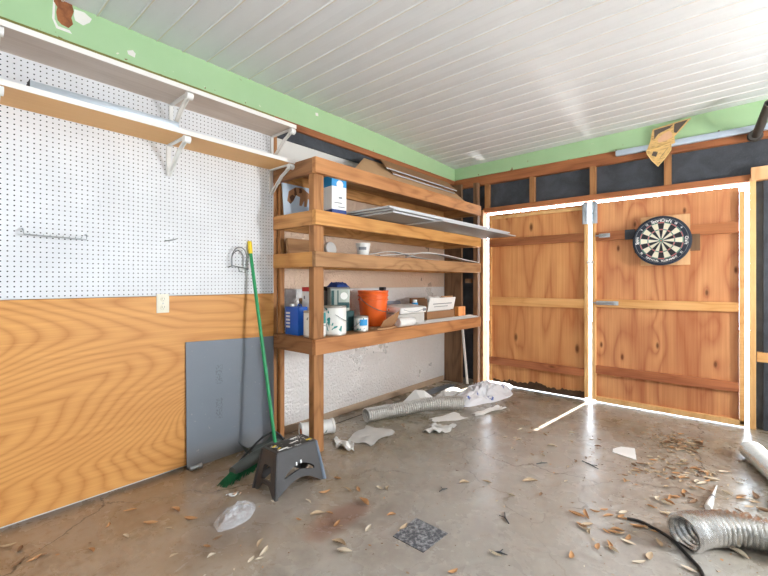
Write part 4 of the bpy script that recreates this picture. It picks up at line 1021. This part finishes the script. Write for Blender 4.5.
def duct(name, label, pts, r, mat, pitch=.012, amp=.0035, crush=None, seg=28, inner=True):
    c = bez(pts, 26); L = [0]
    for p, q in zip(c, c[1:]): L.append(L[-1]+(q-p).length)
    n = int(L[-1]/pitch*4); P = []
    for i in range(n+1):
        d = L[-1]*i/n; k = max(j for j in range(len(L)-1) if L[j] <= d+1e-9); P.append(c[k]+(c[k+1]-c[k])*((d-L[k])/(L[k+1]-L[k])))
    mb = MB(); fr = mb.frames(P); rings = []
    def ringat(i, rr):
        p, t, u, v = fr[i]; out = []
        side = t.cross(Vector((0,0,1))).normalized(); upv = side.cross(t).normalized()
        for k in range(seg):
            a = 2*PI*k/seg; w = 1+.05*noise.noise(Vector((p.x*9+math.cos(a)*1.2, p.y*9+math.sin(a)*1.2, i*.03)))
            q = p + (side*math.cos(a)*1.03 + upv*math.sin(a)*.97)*rr*w
            if q.z < .0025: q.z = .0025
            out.append(q)
        return out
    for i in range(n+1):
        rr = r + amp*math.sin(2*PI*i/4)
        if crush: rr *= crush(i/n)
        rings.append(ringat(i, rr))
    if inner:
        for i in range(n, -1, -1):
            rr = r*.93 + amp*math.sin(2*PI*i/4)
            if crush: rr *= crush(i/n)
            rings.append(ringat(i, rr))
        mb.ring_sweep(rings, False, True)
    else: mb.ring_sweep(rings)
    return tag(mb.build(name, mat, smooth=25, off=(P[0].x, P[0].y, 0)), label, 'duct')
duct('flexible_duct', 'dusty grey flexible duct lying along the floor below the shelving', [(-2.435,2.60,.062),(-2.375,2.80,.060),(-2.28,2.98,.066),(-2.20,3.14,.078),(-2.10,3.28,.082),(-1.975,3.46,.070)], .058, M['dusty_alu'], .022, .006)
duct('flexible_duct', 'shiny aluminium flexible duct with crumpled mouth lying nearest the camera at right', [(-.17,2.335,.066),(-.125,2.40,.070),(-.05,2.475,.074),(.04,2.525,.074),(.16,2.545,.074),(.36,2.54,.074),(.65,2.53,.074)], .070, M['alu'], .026, .009, lambda f: 1+.12*max(0, 1-f*9))
duct('flexible_duct', 'second shiny aluminium duct at the right edge of the floor below the door post', [(.10,3.82,.060),(.16,3.62,.060),(.22,3.42,.060),(.32,3.12,.060)], .058, M['alu'], .024, .008)
tag(MB().tube([(x, y, .009) for x, y, z in bez([(-.412,2.413,0),(-.36,2.425,0),(-.312,2.409,0),(-.26,2.385,0),(-.217,2.352,0),(-.17,2.29,0),(-.141,2.247,0),(-.105,2.19,0),(-.075,2.10,0),(.0,1.95,0)], 6)], .0075, 8).build('cable', M['cable'], off=(-.25,2.3,0)), 'black cable curving across the floor by the near duct', 'cable')

def sheet_poly(name, mat, pts, label, cat, h=.01, seed=0, n=14, group=None, k=.6):
    """thin creased sheet: bilinear patch of four floor corners"""
    A_, B_, C_, D_ = [Vector((*p, 0)) for p in pts]
    def fn(u, v):
        uu = u+.05*math.sin(v*9+seed); vv = v+.05*math.sin(u*8+seed*2)
        p = (A_*(1-uu)+B_*uu)*(1-vv)+(D_*(1-uu)+C_*uu)*vv
        z = abs(noise.noise(Vector((u*2.5+seed, v*2.5, seed))))*h*2 + abs(noise.noise(Vector((u*6, v*6+seed, 3))))*h*k
        return Vector((p.x, p.y, z+.003))
    return tag(MB().grid(n, n, fn, (0,0,-.0018)).build(name, mat, smooth=30 if h > .015 else 60), label, cat, group)
sheet_poly('paper_sheet', M['paper_grey'], [(-2.28,2.21),(-2.06,2.25),(-2.09,2.60),(-2.36,2.52)], 'flat light grey paper sheet in front of the dusty duct', 'paper', .008, 1)
sheet_poly('paper_scrap', M['paper'], [(-2.35,2.14),(-2.22,2.06),(-2.06,2.09),(-2.22,2.21)], 'crumpled white paper scrap beside the shelf post', 'paper', .028, 2)
sheet_poly('paper_sheet', M['paper'], [(-2.06,3.02),(-1.96,3.0),(-1.80,3.26),(-1.98,3.34)], 'white flat paper poking out from under the dusty duct', 'paper', .006, 3)
sheet_poly('crumpled_paper', M['paper_grey'], [(-1.92,2.72),(-1.76,2.80),(-1.77,3.01),(-1.95,2.93)], 'pale crumpled scrap on the floor in front of the dusty duct', 'paper', .022, 4)
def folded():
    mb = MB(); p = [Vector(q) for q in ((-2.52,3.20,.002),(-2.28,3.30,.002),(-2.36,3.48,.004),(-2.46,3.36,.13),(-2.40,3.44,.115),(-2.32,3.52,.03))]
    t = [mb.b.verts.new(q) for q in p]; b = [mb.b.verts.new(q+Vector((-.006,.008,-.001 if q.z > .02 else 0))) for q in p]
    for f in ((0,1,3),(1,4,3),(1,5,4),(1,2,5)): mb.b.faces.new([t[i] for i in f]); mb.b.faces.new([b[i] for i in reversed(f)])
    for i, j in ((0,1),(1,2),(2,5),(5,4),(4,3),(3,0)): mb.b.faces.new((t[i], t[j], b[j], b[i]))
    return mb.build('folded_paper', M['paper'], smooth=0)
tag(folded(), 'folded white paper standing up behind the dusty duct', 'paper')
sheet_poly('dark_mat', M['felt_grey'], [(-2.60,3.55),(-2.49,3.55),(-2.49,4.20),(-2.60,4.20)], 'dark grey scrap of felt on the floor in the corner under the shelving', 'felt', .012, 6)
def sack(name, label, cx, cy, rx, ry, h, ang, mat, seed, n=46, cat='plastic sack'):
    mb = MB(); R = rotz(ang)
    def f(u, v):
        x, y = 2*u-1, 2*v-1; rad = max(abs(x), abs(y)); l = math.hypot(x, y) or 1
        s = rad/l if l else 0; x, y = x*s, y*s
        d = math.hypot(x, y); ed = 1+.22*noise.noise(Vector((math.cos(math.atan2(y,x))*1.6, math.sin(math.atan2(y,x))*1.6, seed)))
        w_ = noise.noise(Vector((x*1.4, y*1.4, seed)))*.9; q = Vector((x*1.5+y*1.1+w_+seed, (y-x*.6)*2.6+w_, seed))
        cr = (1-abs(noise.noise(q))*2.2)*.55+(1-abs(noise.noise(q*2.4))*2.2)*.28+(1-abs(noise.noise(q*5.5))*2)*.12
        z = h*(max(0, 1-d**2.0))**.8*(.25+.95*max(0, cr))+.003
        p = R @ Vector((x*rx*ed, y*ry*ed, 0)); return Vector((cx+p.x, cy+p.y, z))
    mb.grid(n, n, f, (0,0,-.0022)); return tag(mb.build(name, mat, smooth=35, off=(cx, cy, 0)), label, cat)
sack('plastic_sack', 'crumpled white and blue plastic sack on the floor before the left door', -2.03, 4.04, .21, .44, .15, -.12, M['sack'], 3)
sack('plastic_sack', 'smaller flattened grey-white sack between the big sack and the wall', -2.37, 3.86, .075, .26, .06, .05, M['paper_grey'], 8, 30)
sheet_poly('paper_scrap', M['paper'], [(-1.84,3.40),(-1.76,3.38),(-1.66,3.75),(-1.75,3.78)], 'thin white torn strip along the front of the big plastic sack', 'paper', .015, 9)
sack('plastic_wrap', 'crumpled clear plastic wrap on the floor in front of the step stool', -1.985, 1.115, .085, .135, .045, .45, M['clear'], 5, 34, 'plastic wrap')
sheet_poly('foil_scrap', M['alu'], [(-2.21,1.18),(-2.17,1.185),(-2.15,1.245),(-2.19,1.245)], 'small shiny foil scrap beyond the clear plastic wrap', 'scrap', .012, 4, 8)
def nub(): return MB().lathe([(0,0),(.012,0),(.014,.01),(.012,.05),(.016,.055),(.016,.075),(0,.075)], (-2.67,1.185,.017), 16, rotm(x=-PI/2+.05, z=-.1)).build('metal_fitting', M['steel'])
tag(nub(), 'small shiny metal fitting on the floor at the foot of the grey sheet', 'fitting')
tag(MB().prism([(-.655,3.30),(-.665,3.37),(-.63,3.45),(-.545,3.48),(-.50,3.26)], lambda p: Vector((p[0], p[1], .0015)), lambda p: Vector((p[0], p[1], .004))).build('paper_sheet', M['paper'], smooth=0), 'clean white paper sheet lying in the middle of the floor before the doors', 'paper')
kn = thing('plastic_scraper', 'white tapered plastic nozzle lying among the leaves near the ducts', 'nozzle', (-.085, 2.95, 0))
a, b_ = Vector((-.098, 2.79, .018)), Vector((-.069, 3.15, .010)); q = lambda f: a+(b_-a)*f
MB().tube([q(0), q(.02), q(.2), q(.42), q(.46), q(1)], .02, 14, [.014, .018, .017, .011, .0095, .003]).build('nozzle', M['white_plastic'], kn)
part_label(MB().tube([q(.435), q(.47)], .013, 14).build('grey_collar', M['print_grey'], kn), 'grey collar')
gr = tag(MB().prism([(-1.245,1.520),(-1.065,1.518),(-1.055,1.712),(-1.25,1.718)], lambda p: Vector((p[0], p[1], .0006)), lambda p: Vector((p[0], p[1], .003))).build('floor_tile', M['grate'], smooth=0), 'worn dark square tile set on the concrete in the foreground', 'tile')
sk = thing('twig', 'small dark twig on the floor right of the dark tile', 'twig', (-.93, 2.2, 0))
def twig(x, y, a, L, lab, first=[0]):
    d = Vector((math.cos(a), math.sin(a), 0)); s = Vector((-d.y, d.x, 0)); p = Vector((x, y, .005))
    return tag(MB().tube([p, p+d*L*.5+s*.008, p+d*L], .004, 6, [.003,.004,.002]).tube([p+d*L*.5+s*.008, p+d*L*.7+s*.035], .002, 5).build('twig', M['felt']), lab, 'twig')
bpy.data.objects.remove(sk)
twig(-.86, 1.98, 2.2, .10, 'dark forked twig on the bare concrete beyond the dark tile'); twig(-.83, 1.72, .4, .07, 'short dark twig near the bottom middle of the floor')
twig(-1.30, 2.02, 1.3, .06, 'short dark twig beside the crack left of the dark tile')
twig(-.78, 3.0, -.5, .13, 'dark forked twig between the white sheet and the light streak'); twig(-1.0, 2.75, .9, .08, 'small dark twig on the bluish patch of concrete left of the white sheet')

# dry leaves: eight shapes, every leaf its own object
def leaf_mesh(i):
    rnd = random.Random(40+i); L = rnd.uniform(.055, .085); W = L*rnd.uniform(.26, .46); curl = rnd.uniform(.004, .016); mb = MB(); bend = rnd.uniform(-.012, .012)
    def fn(u, v):
        w = W*.5*math.sin(PI*(.03+.94*u))**.8*(1-.25*u); x = (u-.5)*L
        return Vector((x, (v-.5)*2*w+bend*math.sin(PI*u), .0035+curl*(2*v-1)**2*math.sin(PI*u)+.006*abs(2*u-1)**2))
    mb.grid(8, 4, fn, (0,0,-.0012)); return mb
leaf_src = []
for k in range(8):
    for c in range(4):
        o = leaf_mesh(k).build('dry_leaf', LEAF[c], smooth=50, off=(0,0,0)); leaf_src.append((k, c, o.data)); bpy.data.objects.remove(o)
LM = {(k, c): d for k, c, d in leaf_src}
rl_ = random.Random(11)
COL = {'T': 0, 'O': 1, 'P': 2, 'B': 3}; NM = {'T': 'tan', 'O': 'orange', 'P': 'cream', 'B': 'brown'}
def leaf(x, y, c, zone, s=1.0):
    o = bpy.data.objects.new('dry_leaf', LM[(rl_.randrange(8), COL[c])]); C.objects.link(o)
    o.location = (x, y, rl_.uniform(.0005, .002)); o.rotation_euler = (rl_.uniform(-.08,.08), rl_.uniform(-.08,.08), rl_.uniform(0, 6.28)); o.scale = (s, s, s)
    tag(o, 'dry %s leaf lying %s' % (NM[c], zone), 'leaf', 'dry %s leaves %s' % (NM[c], zone)); return o
def zone_of(x, y):
    if x < -1.75 and y < 1.3: return 'by the plywood wall left of the step stool'
    if x < -1.1 and y < 2.4: return 'between the step stool and the dark square tile'
    if y > 3.55: return 'in the scatter just inside the right door'
    if x > -.72: return 'between the white paper sheet and the near duct'
    return 'on the middle floor right of the dark tile'
placed = [(-1.55,1.64,'O'),(-1.37,1.48,'P'),(-1.36,1.65,'O'),(-1.66,1.4,'T'),(-1.62,1.45,'O'),(-1.52,1.41,'O'),(-1.8,1.45,'P'),(-1.34,1.29,'P'),(-1.4,1.31,'T'),(-1.59,1.82,'P'),(-1.55,1.85,'T'),(-1.25,1.61,'T'),(-.9,1.5,'O'),(-.81,1.72,'P'),(-.96,2.25,'P'),(-1.14,2.3,'T'),(-1.24,2.2,'T'),(-1.95,1.32,'P'),(-1.62,1.05,'P'),(-1.59,1.01,'P'),(-1.87,1.74,'O'),(-1.67,1.72,'O'),(-1.72,1.68,'T'),(-2.22,.54,'O'),(-2.22,.68,'P'),(-2.56,.3,'T'),(-2.37,.31,'B'),(-2.35,.38,'B'),(-2.39,.65,'O'),(-2.45,.77,'O'),(-2.27,.93,'O'),(-2.25,.8,'O'),(-2.13,.95,'O'),(-2.12,.84,'T'),(-1.9,.77,'T'),(-1.77,.88,'P'),(-1.87,.96,'B'),(-1.61,.98,'P'),(-1.85,.9,'O'),(-.58,2.32,'O'),(-.49,2.38,'O'),(-.55,1.93,'O'),(-.47,2.07,'O'),(-.31,2.08,'P'),(-.14,2.16,'P'),(-.38,2.24,'O'),(-.36,2.38,'O'),(.02,2.43,'P'),(-.23,2.62,'P'),(-.26,2.59,'T'),(-.37,2.2,'P'),(-1.7,1.31,'O'),(-1.81,1.58,'O'),(-1.68,1.07,'T'),(-2.48,.33,'B'),(-2.35,.36,'O'),(-.81,2.96,'B'),(-1.02,3.12,'P'),(-.94,2.48,'T'),(-.84,2.37,'B'),(-.17,3.52,'T'),(.04,3.06,'O'),(.1,3.15,'B'),(.07,2.97,'T'),(.13,2.98,'B'),(-1.34,3.3,'P'),(-1.14,3.33,'T'),(-1.36,3.06,'P'),(-1.08,2.88,'T')]
pos = []
for x, y, c in placed:
    s = 1.55 if (x, y) == (-1.55, 1.64) else rl_.uniform(.7, 1.15)
    if y < 1.4 and x < -1.5: s *= .85
    leaf(x, y, c, zone_of(x, y), s)
def clear_of(x, y):
    if -.70 < x < -.46 and 3.22 < y < 3.52: return False
    if y < 2.78 and x > -.24 and y > 2.33+.5*max(0, x+.14)-.02: return False
    if x > .0 and 3.1 < y < 4.05 and x > .02+(3.95-y)*.28: return False
    return not (abs(x+.085) < .05 and 2.75 < y < 3.2)
def scatter(n, x0, x1, y0, y1, cols, smin, smax, clump):
    k = 0; centres = [(rl_.uniform(x0, x1), rl_.uniform(y0, y1)) for _ in range(clump)]
    while k < n:
        cx, cy = centres[rl_.randrange(clump)]; x, y = rl_.gauss(cx, .07), rl_.gauss(cy, .12)
        if x0 <= x <= x1 and y0 <= y <= y1 and clear_of(x, y): leaf(x, y, rl_.choice(cols), zone_of(x, y), rl_.uniform(smin, smax)); k += 1
scatter(84, -.52, .0, 2.5, 3.45, 'TTTOOPPBB', .45, .95, 12)
scatter(56, -.52, -.16, 3.56, 4.05, 'TTBBO', .55, .95, 6)
scatter(16, -.60, .04, 3.2, 3.5, 'TTPB', .5, .9, 8)
scatter(20, -.65, -.12, 2.05, 2.5, 'OTPO', .7, 1.1, 8)
scatter(18, -1.35, -.72, 2.45, 3.5, 'TPB', .45, .85, 14)
scatter(9, .02, .16, 2.82, 3.1, 'TBP', .6, 1, 4)
scatter(16, -2.5, -1.9, 2.3, 4.0, 'TB', .35, .6, 10)

# crumbs of leaf and grit nobody could count
def crumbs():
    rnd = random.Random(21); mb = MB()
    def flake(x, y, L):
        a = rnd.uniform(0, 6.28); d = Vector((math.cos(a), math.sin(a), 0)); s = Vector((-d.y, d.x, 0)); w = L*rnd.uniform(.25, .6); z = rnd.uniform(.001, .003); m = rnd.choice((0,0,1,1,2,3,3,3))
        p = Vector((x, y, z)); vs = [mb.b.verts.new(q) for q in (p-d*L*.5, p+s*w*.5+Vector((0,0,.002)), p+d*L*.5+Vector((0,0,rnd.uniform(0,.003))), p-s*w*.5)]
        lo = mb.b.verts.new(p-Vector((0,0,z-.0004)))
        mb.b.faces.new(vs).material_index = m
        for i in range(4): mb.b.faces.new((vs[(i+1) % 4], vs[i], lo)).material_index = m
    for _ in range(900):
        x, y = rnd.uniform(-2.6, .15), rnd.uniform(.35, 4.5)
        if rnd.random() < .45: x, y = rnd.gauss(-.28, .22), rnd.gauss(3.2, .6)
        if x < .2 and y < 4.5: flake(x, y, rnd.choice((.008, .010, .014, .022)))
    for _ in range(160): flake(rnd.gauss(-2.5, .08), rnd.uniform(1.95, 4.1), rnd.choice((.008, .012, .02)))
    for _ in range(220): flake(rnd.gauss(-.36, .09), rnd.gauss(3.85, .12), rnd.uniform(.012, .03))
    return mb.build('leaf_crumbs', LEAF, smooth=0, off=(-1, 2.5, 0))
tag(crumbs(), 'fine crumbs of dry leaf and grit strewn over the concrete', 'debris', kind='stuff')

# ------------------------------------------------------------------ light and camera
W = bpy.data.worlds.new('World'); bpy.context.scene.world = W; W.use_nodes = True
nt = W.node_tree; bg = nt.nodes['Background']
tc = nt.nodes.new('ShaderNodeTexCoord'); dp_ = nt.nodes.new('ShaderNodeVectorMath'); dp_.operation = 'DOT_PRODUCT'
nt.links.new(tc.outputs['Generated'], dp_.inputs[0]); dp_.inputs[1].default_value = (.08, .90, .42)
cr = nt.nodes.new('ShaderNodeMapRange'); cr.inputs[1].default_value = .1; cr.inputs[2].default_value = .95; cr.inputs[3].default_value = .6; cr.inputs[4].default_value = 45; cr.interpolation_type = 'SMOOTHSTEP'
nt.links.new(dp_.outputs['Value'], cr.inputs[0]); nt.links.new(cr.outputs[0], bg.inputs[1])
bg.inputs[0].default_value = (.70, .85, 1.0, 1)      # a sky that brightens towards the sun
sun = bpy.data.lights.new('sun', 'SUN'); sun.energy = 60; sun.angle = math.radians(.6); sun.color = (1, .96, .9)
so = bpy.data.objects.new('sun', sun); C.objects.link(so)
el = math.radians(52); az = Vector((-.14, -1.35, 0)).normalized()
so.rotation_euler = Vector((az.x*math.cos(el), az.y*math.cos(el), -math.sin(el))).to_track_quat('-Z', 'Y').to_euler()
def area(name, loc, tgt, sx, sy, e, col):
    l = bpy.data.lights.new(name, 'AREA'); l.shape = 'RECTANGLE'; l.size = sx; l.size_y = sy; l.energy = e; l.color = col
    o = bpy.data.objects.new(name, l); C.objects.link(o); o.location = loc; o.rotation_euler = (Vector(tgt)-Vector(loc)).to_track_quat('-Z', 'Y').to_euler(); return o
area('side_door_daylight', (2.38, 3.2, 1.5), (-2.5, 1.7, 1.0), .3, .7, 210, (1, .985, .965))
area('open_garage_daylight', (-.2, -2.25, 1.3), (-.8, 4, 1.3), 4.2, 2.3, 18, (1, .985, .97))
def glint(loc, tgt, e):
    l = bpy.data.lights.new('ceiling_glint_spot', 'SPOT'); l.energy = e; l.spot_size = math.radians(80); l.spot_blend = 1; l.shadow_soft_size = .04; l.color = (1, .98, .95)
    o = bpy.data.objects.new('ceiling_glint_spot', l); C.objects.link(o); o.location = loc; o.rotation_euler = (Vector(tgt)-Vector(loc)).to_track_quat('-Z', 'Y').to_euler()
glint((-1.147, 5.02, .03), (-1.11, 4.61, 1.3), 300); glint((-2.31, 5.02, .03), (-2.28, 4.61, 1.3), 330); glint((.085, 5.02, .03), (.10, 4.61, 1.3), 60)   # added unseen spots outside the gaps, casting reflected-sun streaks on the ceiling
cam = bpy.data.cameras.new('camera'); co = bpy.data.objects.new('camera', cam); C.objects.link(co)
cam.sensor_width = 36; cam.lens = 406.6/768*36; cam.shift_y = -6/768; cam.clip_start = .02
co.location = (0, 0, 1.23); co.rotation_euler = (PI/2, 0, math.radians(40.56))
sc = bpy.context.scene; sc.camera = co
sc.view_settings.view_transform = 'Standard'; sc.view_settings.look = 'None'; sc.view_settings.gamma = 1; sc.view_settings.exposure = -.92
sc.view_settings.use_curve_mapping = False
for o in bpy.data.objects:
    if '_o' in o: del o['_o']
